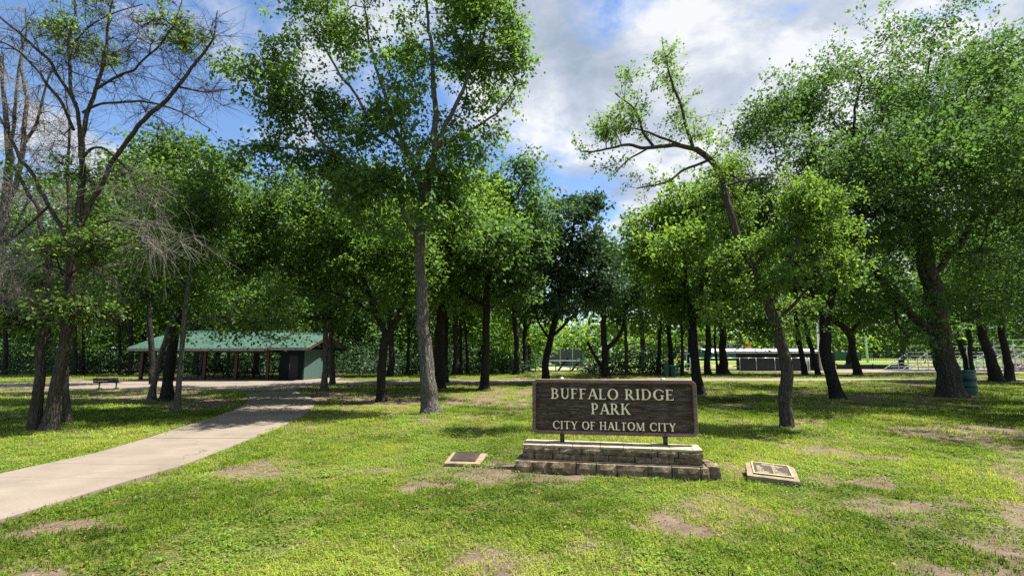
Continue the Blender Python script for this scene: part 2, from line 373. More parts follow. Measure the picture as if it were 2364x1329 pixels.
slab_path('plaza_pavement', plaza_near, plaza_far, 11, 4, 'concrete apron before the pavilion', z=.016)
slab_path('cross_path', G([(735, 889.5), (900, 888), (1110, 884.5), (1400, 882.5), (1620, 880), (1800, 879.5), (2100, 879), (2364, 879), (2700, 880)]),
          G([(752, 878), (900, 879.5), (1110, 878), (1400, 875.5), (1620, 873), (1800, 873.5), (2100, 874), (2364, 874.5), (2700, 875)]), 16, 4, 'narrow concrete path crossing the lawn', z=.020)
slab_path('ballpark_apron', G([(1575, 857), (1800, 858.5), (2000, 861), (2364, 862), (2700, 863)]), G([(1575, 852.5), (1800, 852), (2000, 851), (2364, 850), (2700, 850)]), 12, 4, 'bright concrete apron along the ball field', z=.018)
def in_poly(x, y, P):
    c = np.zeros(x.shape, bool); j = len(P) - 1
    for i in range(len(P)):
        xi, yi = P[i]; xj, yj = P[j]
        c ^= ((yi > y) != (yj > y)) & (x < (xj - xi) * (y - yi) / (yj - yi + 1e-12) + xi); j = i
    return c

# ------------------------------------------------------------------ TREES
RNG = np.random.default_rng(7)
def tube_np(P, R, n, seed=0, flare=0.0, rough=.06, gnarl=1.5):
    """trunk or limb: rings along a smoothed polyline with bark ridges and a root flare"""
    P = np.array(P, float); R = np.array(R, float); d = np.r_[0, np.cumsum(np.linalg.norm(np.diff(P, axis=0), axis=1))]
    m = max(6, int(d[-1] / .09) if n > 12 else int(d[-1] / .22)); m = min(m, 150)
    t = np.linspace(0, d[-1], m); S = np.stack([np.interp(t, d, P[:, k]) for k in range(3)], 1); Rr = np.interp(t, d, R)
    for _ in range(max(2, m // 14)):
        S[1:-1] = (S[:-2] + 2 * S[1:-1] + S[2:]) / 4; Rr[1:-1] = (Rr[:-2] + 2 * Rr[1:-1] + Rr[2:]) / 4
    env = np.clip(t / .8, 0, 1) * np.clip((t[-1] - t) / .3, 0, 1); amp = gnarl * Rr + (.05 if gnarl > 1 else .0)
    for k in range(3): S[:, k] += (fbm(t * 1.15 + k * 9.7, t * 0 + seed * 1.3, s=seed + k, o=3) - .5) * 2 * amp * env
    T = np.gradient(S, axis=0); T /= np.linalg.norm(T, axis=1)[:, None]
    ref = np.array([0, 1.0, 0]) if abs(T[0][1]) < .8 else np.array([1.0, 0, 0])
    X = np.cross(T, ref); X /= np.linalg.norm(X, axis=1)[:, None]; Yv = np.cross(T, X)
    a = np.linspace(0, 2 * np.pi, n, endpoint=False)[None, :]; z = t[:, None] + 0 * a; ang = a + 0 * z
    lobes = 1 + rough * 2.2 * (fbm(np.cos(ang) * 2.2 + seed, np.sin(ang) * 2.2, z * 1.1, s=seed, o=3) - .5) * 2
    ridg = rough * (fbm(np.cos(ang) * 7 + seed, np.sin(ang) * 7, z * 3.2, s=seed + 3, o=3) - .5) * 2
    fl = flare * np.exp(-z / .16) * (0.55 + .75 * (np.sin(ang * 3 + seed) * .5 + .5) * (np.sin(ang * 5 + seed * 2) * .35 + .65)) + flare * .35 * np.exp(-z / .6)
    r = Rr[:, None] * (lobes + ridg + fl)
    V = S[:, None, :] + r[..., None] * (np.cos(ang)[..., None] * X[:, None, :] + np.sin(ang)[..., None] * Yv[:, None, :])
    i = np.arange(m * n).reshape(m, n); j = np.roll(i, -1, 1)
    Qd = np.stack([i[:-1], j[:-1], j[1:], i[1:]], -1).reshape(-1, 4)
    return V.reshape(-1, 3), Qd, S, Rr
def seg_np(P0, P1, R0, R1, k=3):
    """many thin prisms between point pairs"""
    T = P1 - P0; L = np.linalg.norm(T, axis=1)[:, None]; T = T / np.maximum(L, 1e-6)
    ref = np.where(np.abs(T[:, 2:3]) < .8, np.array([[0, 0, 1.0]]), np.array([[1.0, 0, 0]]))
    X = np.cross(T, ref); X /= np.linalg.norm(X, axis=1)[:, None]; Y = np.cross(T, X)
    V = []
    for P, R in ((P0, R0), (P1, R1)):
        for q in range(k):
            a = 2 * math.pi * q / k; V.append(P + (X * math.cos(a) + Y * math.sin(a)) * R[:, None])
    V = np.stack(V, 1); n = len(P0); base = (np.arange(n) * 2 * k)[:, None]
    Qs = np.stack([np.concatenate([base + q, base + (q + 1) % k, base + k + (q + 1) % k, base + k + q], 1) for q in range(k)], 1)
    return V.reshape(-1, 3), Qs.reshape(-1, 4)
def leaves_np(P, D, L, rng, tint, up=.55, wid=.66, fold=.35):
    """kite shaped leaves: P base points, D directions"""
    n = len(P); D = D / np.maximum(np.linalg.norm(D, axis=1)[:, None], 1e-6)
    Nn = rng.normal(size=(n, 3)) * .75 + np.array([0, 0, up * 1.6]); S = np.cross(D, Nn); S /= np.maximum(np.linalg.norm(S, axis=1)[:, None], 1e-6)
    U = np.cross(S, D); ln = (L * rng.uniform(.45, 1.45, n))[:, None]; w = ln * wid * .5
    mid = P + D * ln * .45; tip = P + D * ln - U * ln * .12
    V = np.stack([P, mid + S * w + U * w * fold, tip, mid - S * w + U * w * fold], 1).reshape(-1, 3)
    Qs = np.arange(4 * n).reshape(n, 4); return V, Qs, np.clip(tint, 0, 1)
TOT = [0]
def make_tree(name, label, trunk, blobs, Y, cat='tree', group=None, limbs=(), leaf='elm', L=.085, lai=1.7, bark='brown', seed=1, flare=.9,
              sides=20, rz=None, droop=.15, bare=0.0, twig=None, per=55, clump=.42, dead_blobs=(), spread_up=.3, twig_r=.0035, tk=.8, tip_d=1.0, bare_blobs=(), mf=.0074):
    """trunk / limbs: lists of (px, py, radius_px[, depth offset m]); blobs: (px, py, rx, ry[, depth offset m[, density]])"""
    rng = np.random.default_rng(seed); ppm = F_PX / Y; minL = Y * mf; L = max(L, minL); lai = lai * 2.3
    def poly(l, y0=Y):
        P = []; R = []
        for q in l:
            dd = q[3] if len(q) > 3 else 0.0; p = at(q[0], q[1], Y + dd); P.append(p); R.append(q[2] * tk / ppm * math.cos(math.atan((q[0] - CX) / F_PX)))
        return np.array(P), np.array(R)
    TP, TR = poly(trunk); TP[0][2] = min(TP[0][2], -.06) if flare > 0 else TP[0][2]
    base = Vector((TP[0][0], TP[0][1], 0))
    root = empty(name, base, label, cat, group); bo = np.array([base.x, base.y, 0])
    Vs, Qs, off = [], [], 0; NP, NR = [], []
    V, Qd, S, Rr = tube_np(TP, TR, sides, seed, flare, .095, .5); Vs.append(V); Qs.append(Qd); off += len(V); st = 2 if len(S) > 40 else 1
    cut = int(len(S) * .30); NP.append(S[cut::st]); NR.append(Rr[cut::st])
    for k, lm in enumerate(limbs):
        LP, LR = poly(lm)
        V, Qd, S, Rr = tube_np(LP, LR, max(6, sides // 2), seed + k + 1, 0, .05); Vs.append(V); Qs.append(Qd + off); off += len(V); NP.append(S[1:]); NR.append(Rr[1:])
    link('trunk', np_mesh('trunk', np.concatenate(Vs) - bo, np.concatenate(Qs), True), BARK[bark], root)
    NP = np.concatenate(NP); NR = np.concatenate(NR); nsk = len(NP)
    # tips inside the crown's volumes
    tips, isdead = [], []; la = .5 * L * L * .66
    for dead, bl in ((0, blobs), (1, dead_blobs), (2, bare_blobs)):
        for b in bl:
            dd = b[4] if len(b) > 4 else 0.0; den = b[5] if len(b) > 5 else 1.0
            yb = Y + dd; s_ = yb / F_PX; rx, ry = b[2] * s_, b[3] * s_; c = np.array(at(b[0], b[1], yb)); rzz = rz if rz else max(.8, min(3.4, 1.05 * (rx + ry) / 2))
            area = math.pi * rx * ry; nt_ = int(max(4, den * lai * area / la / per * tip_d)) if not dead else int(max(4, den * area * (14 if dead == 1 else 9)))
            u = rng.normal(size=(nt_, 3)); u /= np.linalg.norm(u, axis=1)[:, None]; u *= (rng.uniform(0, 1, nt_) ** .40)[:, None]
            q = c + u * np.array([rx, rzz, ry])
            if not dead and nt_ > 8:      # boughs and voids
                u2 = rng.normal(size=(nt_ * 3, 3)); u2 /= np.linalg.norm(u2, axis=1)[:, None]; u2 *= (rng.uniform(0, 1.25, nt_ * 3) ** .42)[:, None]
                q = c + u2 * np.array([rx, rzz, ry]); fq = fbm(q[:, 0] / 1.15, q[:, 1] / 1.15, q[:, 2] / .8, s=seed * 3 + 1, o=2); q = q[np.argsort(-fq - rng.uniform(0, .09, len(fq)) + .12 * np.clip(np.linalg.norm(u2, axis=1) - .8, 0, 1))[:nt_]]
            tips.append(q); isdead += [dead] * nt_
    tips = np.concatenate(tips) if tips else np.zeros((0, 3)); isdead = np.array(isdead, int)
    ok = tips[:, 2] > .5; tips = tips[ok]; isdead = isdead[ok]
    nodes = np.zeros((nsk + len(tips) * 4, 3)); nodes[:nsk] = NP; parent = -np.ones(len(nodes), int); cnt = nsk; tipidx = []
    d0 = np.min(np.linalg.norm(tips[:, None, :] - NP[None, ::3, :], axis=2), axis=1); order = np.argsort(d0)
    lev = np.zeros(len(nodes))
    for ti in order:
        p = tips[ti]; dv = nodes[:cnt] - p; dist = np.sqrt((dv ** 2).sum(1)); cost = dist + .35 * np.maximum(dv[:, 2], 0) + lev[:cnt] * .05
        j = int(np.argmin(cost)); a = nodes[j]; dl = dist[j]; k = 1 if dl < .35 else (2 if dl < .9 else (3 if dl < 2 else 4)); pr = j
        per_ = rng.normal(size=3) * dl * .09; sag = np.array([0, 0, dl * (.16 if isdead[ti] == 1 else .10)])
        for q in range(1, k + 1):
            f = q / k; w = math.sin(f * math.pi); nodes[cnt] = a + (p - a) * f + (per_ + sag) * w; parent[cnt] = pr; lev[cnt] = lev[pr] + .5 / k; pr = cnt; cnt += 1
        tipidx.append(pr)
    tipidx = np.array(tipidx); nodes = nodes[:cnt]; parent = parent[:cnt]; tipdead = isdead[order]
    w = np.zeros(cnt); w[tipidx] += 1; deadw = np.zeros(cnt); deadw[tipidx] += tipdead == 1
    for i in range(cnt - 1, nsk - 1, -1):
        w[parent[i]] += w[i]; deadw[parent[i]] += deadw[i]
    ii = np.arange(nsk, cnt); rad = (twig_r + Y * .00008) * np.maximum(w, 1) ** .46
    rp = rad.copy(); rp[:nsk] = NR * .6
    P0, P1 = nodes[parent[ii]], nodes[ii]; R0, R1 = np.minimum(rp[parent[ii]], rad[ii] * 1.6), rad[ii]
    dd_ = deadw[ii] > .5 * w[ii]
    # fine side twigs
    def twiglets(idx, nper, ln, hang):
        base_ = nodes[idx]; out0, out1, out2 = [], [], []
        pp = nodes[parent[idx]]; dr = base_ - pp; dr /= np.maximum(np.linalg.norm(dr, axis=1)[:, None], 1e-5)
        for _ in range(nper):
            t = rng.uniform(0, 1, (len(idx), 1)); s0 = pp * t + base_ * (1 - t)
            dv = dr + rng.normal(size=dr.shape) * .7 + np.array([0, 0, -hang]); dv /= np.linalg.norm(dv, axis=1)[:, None]
            l_ = ln * rng.uniform(.5, 1.3, (len(idx), 1)); m_ = s0 + dv * l_ * .55; e_ = m_ + (dv + rng.normal(size=dr.shape) * .35 + np.array([0, 0, -hang * .6])) * l_ * .45
            out0.append(s0); out1.append(m_); out2.append(e_)
        return np.concatenate(out0), np.concatenate(out1), np.concatenate(out2)
    for flag, mname, mat in ((False, 'branches', twig or twig_m), (True, 'dead_branches', deadtwig_m)):
        flag = int(flag)
        sel = dd_ == flag
        if not sel.any(): continue
        big = sel & (w[ii] > 12); sm = sel & ~big; Vl, Ql, o_ = [], [], 0
        for s_, k in ((big, 6), (sm, 3)):
            if s_.any():
                V, Qd = seg_np(P0[s_], P1[s_], R0[s_], R1[s_], k); Vl.append(V); Ql.append(Qd + o_); o_ += len(V)
        for tt, nper, ln, hang in ((tipidx[tipdead == 1], 9, .75, .55),) if flag else ((tipidx[tipdead == 0], int(round(6 * bare)), .55, .05), (tipidx[tipdead == 2], 9, .62, .02)):
            if nper and len(tt):
                a0, a1, a2 = twiglets(tt, nper, ln, hang); tr = twig_r * .8 + Y * .00007
                for u0, u1, ra, rb in ((a0, a1, tr, tr * .8), (a1, a2, tr * .8, tr * .45)):
                    V, Qd = seg_np(u0, u1, np.full(len(u0), ra), np.full(len(u0), rb), 3); Vl.append(V); Ql.append(Qd + o_); o_ += len(V)
        tag(link(mname, np_mesh(mname, np.concatenate(Vl) - bo, np.concatenate(Ql), True), mat, root), kind='stuff')
    # leaves
    tl = tipidx[tipdead == 0]
    if len(tl) and per > 0:
        n = len(tl) * per; b = np.repeat(nodes[tl], per, 0); pp = np.repeat(nodes[parent[tl]], per, 0); d = b - pp; ln = np.linalg.norm(d, axis=1)[:, None]; d = d / np.maximum(ln, 1e-5)
        cl = clump * max(1, L / .09) ** .7
        sz = np.repeat(rng.uniform(.6, 1.35, len(tl)), per)[:, None]
        ns_ = 4; spd = rng.normal(size=(len(tl), ns_, 3)) * np.array([1, 1, .6]) + np.array([0, 0, spread_up]); dt = nodes[tl] - nodes[parent[tl]]; dt /= np.maximum(np.linalg.norm(dt, axis=1)[:, None], 1e-5)
        spd = spd + dt[:, None, :] * .6; spd /= np.linalg.norm(spd, axis=2)[..., None]; spl = cl * 1.55 * rng.uniform(.45, 1.25, (len(tl), ns_, 1))
        spo = nodes[tl][:, None, :] - dt[:, None, :] * rng.uniform(0, .5, (len(tl), ns_, 1)) * cl
        which = rng.integers(0, ns_, n); row = np.repeat(np.arange(len(tl)), per); t = (rng.uniform(0, 1, (n, 1)) ** .8); sd_ = spd[row, which]
        pos = spo[row, which] + sd_ * spl[row, which] * t + rng.normal(size=(n, 3)) * cl * (.30 - .14 * t)
        pos[:, 2] -= (t[:, 0] ** 2) * spl[row, which][:, 0] * droop * .4
        dr = sd_ * .55 + rng.normal(size=(n, 3)) * .5 + np.array([0, 0, -droop])
        if Y < 25:
            e_s = (spo + spd * spl); m_s = (spo + spd * spl * .5).reshape(-1, 3); s_s = spo.reshape(-1, 3); e_s = e_s.reshape(-1, 3); e_s[:, 2] -= spl.reshape(-1) * droop * .4; tr = twig_r * .75 + Y * .00005
            V, Qd = seg_np(s_s, e_s, np.full(len(s_s), tr), np.full(len(s_s), tr * .5), 3)
            tag(link('twigs', np_mesh('twigs', V - bo, Qd, True), twig or twig_m, root), kind='stuff')
        tip_t = np.repeat(rng.normal(.46, .15, len(tl)), per); tint = tip_t + rng.normal(0, .16, n) + fbm(pos[:, 0] * .8, pos[:, 1] * .8, pos[:, 2] * .8, s=seed, o=2) * .4 - .2
        V, Qd, ti_ = leaves_np(pos, dr, L, rng, tint); TOT[0] += n
        me = np_mesh('crown', V - bo, Qd, False, {'tint': ('FLOAT', 'FACE', ti_)}); me['leaf'] = 1
        link('crown', me, LEAF[leaf], root)
    return root

exec_trees = True
#TREES_BEGIN
T = make_tree
# --- central ash by the sign
T('ash_tree', 'tall slim pale barked tree standing alone on the lawn left of the wooden sign', [(994, 966, 25), (990, 925, 21), (986, 860, 20), (980, 760, 17.5), (973, 660, 15.5), (968, 545, 14), (974, 480, 14), (985, 430, 14.5)],
  [(1000, 50, 200, 120), (760, 60, 140, 90), (650, 120, 60, 55), (600, 200, 50, 35), (700, 230, 130, 80), (625, 290, 75, 55), (900, 240, 180, 110), (1130, 170, 95, 100), (1190, 60, 40, 70), (1180, 190, 40, 80), (1080, 310, 100, 60), (800, 370, 130, 55), (700, 360, 90, 40),
   (950, 400, 150, 60), (1010, 540, 130, 55, -.3, .8), (900, 480, 100, 60), (840, 430, 110, 45), (1080, 450, 80, 60), (620, 350, 60, 40), (1090, 60, 90, 90), (950, -90, 240, 100), (1130, -60, 90, 60), (540, 160, 50, 30)], 14.2,
  limbs=[[(982, 440, 12), (992, 380, 9.5), (1008, 330, 8), (1028, 285, 7), (1075, 190, 5), (1120, 80, 4), (1140, 0, 2.5)], [(978, 450, 11), (962, 395, 9), (935, 345, 7.5), (915, 300, 6.5), (880, 200, 5), (850, 90, 3.5), (840, 10, 2.5)],
         [(968, 560, 9), (945, 500, 7.5), (915, 450, 7), (870, 408, 6.5), (820, 385, 6), (770, 350, 5.5), (700, 345, 4), (640, 340, 2.5)], [(985, 430, 11), (1000, 350, 10), (1004, 270, 8.5), (998, 150, 6), (985, 20, 4), (980, -80, 3)],
         [(940, 350, 5), (860, 280, 4.5), (800, 190, 4), (750, 110, 3), (700, 40, 2)], [(800, 375, 4), (740, 320, 4), (700, 250, 3), (620, 160, 2), (590, 120, 1.5)], [(1010, 340, 6), (1090, 300, 4), (1150, 260, 3), (1190, 200, 2)]],
  leaf='ash', L=.118, lai=1.15, bark='pale', seed=11, clump=.34, flare=.95, sides=30, droop=.45, per=46)
# --- curved elm in front of the right-hand group
T('crooked_elm', 'crooked elm right of the sign whose bare curved limb arches over to the left', [(1816, 982, 20), (1812, 925, 18, 0), (1820, 850, 17.5), (1808, 790, 17.5), (1787, 735, 16.5), (1768, 690, 15), (1738, 620, 13), (1702, 540, 12), (1678, 465, 11), (1668, 405, 10.5), (1645, 368, 10), (1605, 343, 9)],
  [(1532, 130, 24, 40, 0, .7), (1550, 190, 34, 45, 0, .7), (1590, 255, 34, 34, 0, .6), (1455, 225, 50, 35, 0, .7), (1420, 275, 50, 40, 0, .7), (1385, 318, 52, 26, 0, .7), (1480, 290, 45, 25, 0, .6), (1345, 342, 26, 12, 0, .8), (1415, 388, 30, 24, 0, .6), (1560, 300, 40, 20, 0, .5), (1490, 422, 60, 12, 0, .6), (1625, 290, 18, 22, 0, .6), (1640, 330, 18, 14, 0, .6),
   (1860, 450, 90, 55, -.6), (1900, 560, 85, 60, -.6), (1800, 520, 90, 60), (1740, 590, 100, 50), (1730, 660, 90, 45), (1700, 710, 70, 25), (1960, 590, 50, 26, -.6), (1640, 610, 60, 30, .2), (1930, 480, 50, 24, -.6), (1820, 760, 50, 14, -.3), (1880, 640, 90, 35, -.5), (1720, 480, 50, 60, .3), (1700, 380, 50, 40, .4), (1640, 420, 25, 25, .3), (1610, 320, 24, 14), (1655, 355, 20, 16), (1850, 700, 60, 30)], 11.6,
  limbs=[[(1608, 345, 7.5), (1560, 331, 6.5), (1500, 340, 5.5), (1440, 328, 4), (1395, 345, 3), (1340, 350, 1.5)], [(1600, 342, 6), (1588, 300, 5), (1572, 250, 4.5), (1550, 190, 3.5), (1533, 120, 2), (1528, 85, 1.2)], [(1510, 340, 5), (1480, 300, 4), (1462, 250, 3), (1420, 215, 2)],
         [(1640, 368, 5), (1590, 390, 4), (1540, 415, 3.2), (1470, 435, 2)], [(1570, 333, 4), (1535, 320, 4), (1490, 300, 3), (1450, 295, 2)], [(1500, 340, 3), (1450, 370, 2.5), (1420, 400, 1.5)],
         [(1775, 705, 9), (1810, 640, 7, -.3), (1850, 560, 6, -.5), (1870, 470, 4, -.6)], [(1738, 620, 7), (1790, 560, 5), (1830, 500, 4)], [(1790, 740, 6), (1850, 680, 5, -.4), (1900, 630, 3.5, -.6)], [(1672, 430, 6), (1730, 412, 4.5, .3), (1790, 405, 3, .5)]],
  leaf='bright', L=.066, mf=.0055, lai=1.25, bark='brown', seed=23, clump=.24, flare=.3, sides=30, per=42)
# --- leaning elm
T('leaning_elm', 'dark trunked elm leaning to the right between the crooked elm and the stout elm', [(1934, 920, 20), (1922, 875, 17.5), (1908, 810, 16.5), (1903, 745, 16.5), (1922, 665, 16), (1952, 590, 15), (1985, 515, 14), (2012, 440, 12)],
  [(1850, 560, 130, 60, 7), (1960, 520, 130, 60, 6), (1900, 400, 150, 90, -2.0), (2060, 420, 150, 90, -2.0), (1960, 235, 170, 85), (1800, 330, 110, 85), (2110, 180, 140, 80), (2000, 370, 190, 90), (1780, 440, 120, 80), (1990, 130, 90, 38), (2130, 100, 60, 30), (1840, 250, 90, 50), (1760, 260, 50, 40), (1950, 480, 150, 70), (2060, 540, 110, 60), (1920, 640, 90, 45), (1720, 320, 50, 40), (1850, 560, 130, 70, .6), (1740, 560, 90, 60, .8), (1960, 700, 90, 30, .5), (1700, 420, 60, 60)], 18.4,
  limbs=[[(1955, 590, 10), (1915, 500, 8), (1885, 400, 6), (1870, 300, 4), (1860, 220, 2.5)], [(2010, 445, 10), (2055, 350, 8), (2110, 270, 6.5), (2140, 180, 4), (2150, 90, 2)], [(2000, 500, 9), (2060, 485, 8), (2130, 465, 6), (2210, 470, 4)],
         [(1985, 515, 9), (1960, 410, 6), (1970, 300, 5), (1990, 180, 3)], [(1905, 745, 6), (1870, 660, 5), (1800, 560, 4), (1760, 480, 3)]],
  leaf='elm', L=.085, mf=.0064, lai=1.0, rz=3.0, bark='dark', seed=31, clump=.42, flare=.45, sides=26, per=50)
# --- stout elm at right
T('stout_elm', 'stout elm with flared roots and a low limb beside the green litter barrel', [(2196, 914, 36), (2188, 870, 30), (2176, 800, 28), (2161, 720, 27), (2145, 640, 25), (2132, 560, 22), (2122, 470, 19)],
  [(2200, 140, 130, 60), (2250, 300, 150, 120), (2150, 410, 180, 90), (2290, 500, 130, 110), (2060, 570, 110, 60), (2040, 690, 80, 40), (2350, 200, 90, 100), (2250, 600, 130, 55, 2), (2350, 640, 80, 60, 2), (2150, 560, 130, 60, 6.5), (2300, 560, 110, 60, 6), (2230, 420, 150, 90, -2.2), (2120, 330, 140, 90, -2.2), (2060, 735, 50, 30), (2110, 775, 50, 22, -.8, .8), (2260, 700, 100, 30), (2400, 400, 80, 150), (2170, 520, 110, 50, 2.5), (2330, 300, 90, 90), (2240, 200, 100, 70), (2300, 740, 90, 25)], 19.6,
  limbs=[[(2172, 775, 15), (2130, 748, 13), (2080, 705, 11.5), (2035, 655, 10), (2010, 600, 8), (1995, 540, 5)], [(2122, 475, 13), (2165, 370, 10), (2215, 260, 7), (2245, 150, 4), (2250, 100, 2)], [(2122, 475, 11), (2070, 370, 8), (2040, 270, 5), (2030, 200, 3)],
         [(2145, 640, 11), (2220, 560, 9), (2300, 480, 6), (2360, 400, 4)], [(2060, 690, 5), (2070, 740, 4), (2100, 780, 2.5)]],
  leaf='elm', L=.085, mf=.0064, lai=.98, rz=3.2, bark='brown', seed=37, clump=.42, flare=.42, tk=.92, sides=32, per=50)
T('roadside_elm', 'leafy elm boughs reaching in over the right edge of the photo', [(2640, 985, 30), (2620, 850, 26), (2600, 700, 22), (2580, 520, 16)],
  [(2490, 300, 130, 150), (2430, 560, 100, 80), (2600, 420, 160, 140), (2560, 180, 120, 90), (2700, 560, 120, 90), (2600, 100, 160, 150, -3), (2750, 300, 180, 160, -3.2), (2700, 450, 150, 120, -2.5)], 13.2, limbs=[[(2600, 700, 10), (2500, 600, 8), (2420, 540, 5)], [(2585, 560, 10), (2480, 400, 7), (2430, 280, 4)], [(2585, 540, 10), (2650, 400, 8, -1.5), (2700, 280, 5, -2.8)]], leaf='elm', L=.08, lai=.8, rz=2.6, bark='dark', seed=39, clump=.42, flare=.4, per=50)
# --- behind them at right
T('park_tree', 'stocky dark tree at far right, with the green barrel to its left', [(2302, 880, 22), (2288, 835, 17), (2270, 775, 14), (2258, 710, 13), (2250, 640, 10)],
  [(2290, 580, 120, 90), (2330, 460, 90, 90), (2220, 680, 90, 35), (2330, 690, 80, 40)], 29.5, limbs=[[(2258, 710, 9), (2310, 620, 7), (2340, 520, 5)]], leaf='elm', lai=1.7, bark='dark', seed=41, flare=.5, sides=20)
T('park_tree', 'dark upright trunk nearest the right edge of the photo, before the bleachers', [(2330, 878, 16), (2322, 820, 13), (2310, 750, 12), (2302, 680, 11), (2300, 600, 8)],
  [(2380, 560, 90, 110), (2350, 350, 80, 120), (2300, 260, 70, 70)], 30.5, leaf='elm', lai=1.6, bark='dark', seed=43, flare=.5, sides=18)
T('park_tree', 'thin leaning trunk just behind the stout elm', [(2233, 858, 8), (2222, 810, 8), (2205, 760, 7.5), (2185, 700, 7), (2170, 620, 5)],
  [(2170, 600, 80, 70), (2220, 730, 50, 30)], 43, leaf='elm', lai=1.5, bark='dark', seed=47, flare=.4, sides=12)
T('park_tree', 'thin forked trunk in front of the metal bleachers', [(2246, 858, 8), (2238, 800, 7), (2240, 750, 6.5), (2246, 700, 6), (2250, 640, 4)],
  [(2270, 620, 80, 70), (2300, 760, 35, 35, 0, .7)], 42.5, limbs=[[(2238, 790, 5), (2225, 750, 4), (2215, 700, 3)]], leaf='elm', lai=1.5, bark='dark', seed=53, flare=.4, sides=12)
T('park_tree', 'thin straight trunk left of the metal light pole', [(1859, 864, 9), (1850, 820, 8), (1842, 770, 7.5), (1837, 720, 7), (1835, 650, 5)],
  [(1820, 620, 110, 70), (1850, 700, 80, 30), (1880, 560, 90, 60)], 39, leaf='elm', lai=1.5, bark='dark', seed=59, flare=.4, sides=14)
T('park_tree', 'thin curving trunk touching the metal light pole', [(1889, 864, 9), (1878, 820, 7.5), (1866, 780, 7), (1856, 740, 6.5), (1852, 680, 5)],
  [(1890, 650, 90, 60), (1940, 600, 70, 60), (1900, 730, 50, 22)], 39.3, leaf='elm', lai=1.5, bark='dark', seed=61, flare=.4, sides=14)
T('park_tree', 'dark trunk bending sharply left, standing before the low black barrier', [(1980, 866, 13), (1972, 815, 11), (1964, 780, 11), (1945, 752, 10), (1915, 738, 8), (1890, 722, 6)],
  [(2000, 680, 110, 40), (1960, 730, 40, 14), (2060, 650, 80, 50), (2090, 760, 50, 32, .5, .9), (2140, 720, 70, 50)], 38, limbs=[[(1962, 775, 7), (2000, 730, 5), (2060, 690, 4)]], leaf='elm', lai=1.5, bark='dark', seed=67, flare=.5, sides=16)
# --- middle right
T('forked_tree', 'forked dark trunk rising just right of the sign', [(1614, 907, 16), (1608, 860, 13), (1602, 800, 12.5), (1598, 745, 12)],
  [(1660, 600, 120, 60, 6), (1540, 610, 100, 50, 5), (1680, 590, 110, 70, 3.5), (1590, 560, 110, 60, -3), (1600, 590, 130, 75), (1530, 520, 80, 50), (1660, 500, 110, 70), (1590, 450, 80, 35), (1500, 610, 60, 50), (1540, 690, 80, 40), (1620, 740, 60, 16), (1680, 640, 80, 60), (1480, 560, 50, 60), (1590, 520, 110, 60), (1640, 700, 90, 25)], 20.8,
  limbs=[[(1598, 750, 9), (1587, 705, 8), (1582, 640, 6), (1570, 540, 4), (1560, 480, 2)], [(1600, 748, 9), (1612, 705, 8), (1622, 640, 6), (1645, 560, 4), (1660, 500, 2.5)]], leaf='bright', L=.09, lai=1.5, bark='dark', seed=71, flare=.45, sides=20)
T('park_tree', 'dark thick trunk in front of the grey dugout, left of centre in the right group', [(1670, 862, 15), (1669, 830, 11), (1668, 790, 10), (1668, 740, 9.5), (1670, 660, 7)],
  [(1690, 640, 100, 60), (1640, 570, 90, 60), (1720, 720, 60, 35), (1740, 770, 45, 30, -.4, 1.2)], 40.5, limbs=[[(1668, 745, 6), (1700, 700, 5), (1740, 660, 3)]], leaf='elm', lai=1.6, bark='dark', seed=73, flare=.7, sides=16)
T('park_tree', 'lumpy short trunk seen through the gap between the fence gates', [(1636, 867, 11), (1632, 835, 9), (1634, 800, 9), (1636, 760, 7), (1636, 700, 6)],
  [(1620, 690, 80, 50), (1650, 740, 50, 25)], 38, leaf='elm', lai=1.5, bark='dark', seed=79, flare=.4, sides=14)
T('park_tree', 'slender sapling trunk between the lumpy trunk and the thick trunk', [(1656, 863, 4), (1654, 830, 3.5), (1650, 790, 3.5), (1652, 720, 3)],
  [(1655, 700, 40, 35)], 41, leaf='elm', lai=1.2, bark='dark', seed=83, flare=.3, sides=8)
T('park_tree', 'dark trunk with a kinked side limb above the centre of the sign', [(1399, 868, 11), (1398, 830, 9), (1396, 790, 8.5), (1394, 745, 8), (1392, 680, 6)],
  [(1400, 680, 90, 45), (1470, 650, 90, 50), (1340, 700, 60, 40), (1440, 580, 80, 50), (1500, 700, 80, 30), (1420, 730, 60, 18)], 36, limbs=[[(1397, 812, 7), (1410, 788, 6.5), (1428, 775, 6), (1438, 748, 5), (1450, 700, 3.5)], [(1398, 855, 6), (1380, 835, 5), (1368, 815, 4.5), (1356, 790, 4)]],
  leaf='elm', lai=1.5, bark='dark', seed=89, flare=.4, sides=14)
T('park_tree', 'pale thin trunk right of the kinked tree above the sign', [(1446, 862, 5), (1446, 820, 5), (1444, 780, 4.5), (1442, 720, 4)],
  [(1460, 700, 60, 40)], 39, leaf='wood', lai=1.4, bark='brown', seed=91, flare=.3, sides=10)
T('evergreen_oak', 'dull green dense oval tree with a slanting trunk behind the left end of the sign', [(1259, 882, 11), (1261, 830, 9.5), (1271, 780, 9), (1284, 720, 8), (1300, 650, 7), (1318, 560, 5), (1330, 490, 3)],
  [(1330, 560, 85, 75), (1320, 640, 115, 60), (1340, 480, 55, 35), (1350, 495, 45, 35), (1370, 600, 60, 50), (1260, 640, 55, 45), (1300, 700, 90, 32), (1395, 660, 50, 40)], 28.5,
  limbs=[[(1271, 780, 5), (1310, 735, 4), (1350, 690, 3)], [(1270, 785, 4), (1245, 745, 3), (1230, 700, 2)]], leaf='dark', L=.11, lai=2.1, bark='dark', seed=97, flare=.4, sides=16, clump=.35)
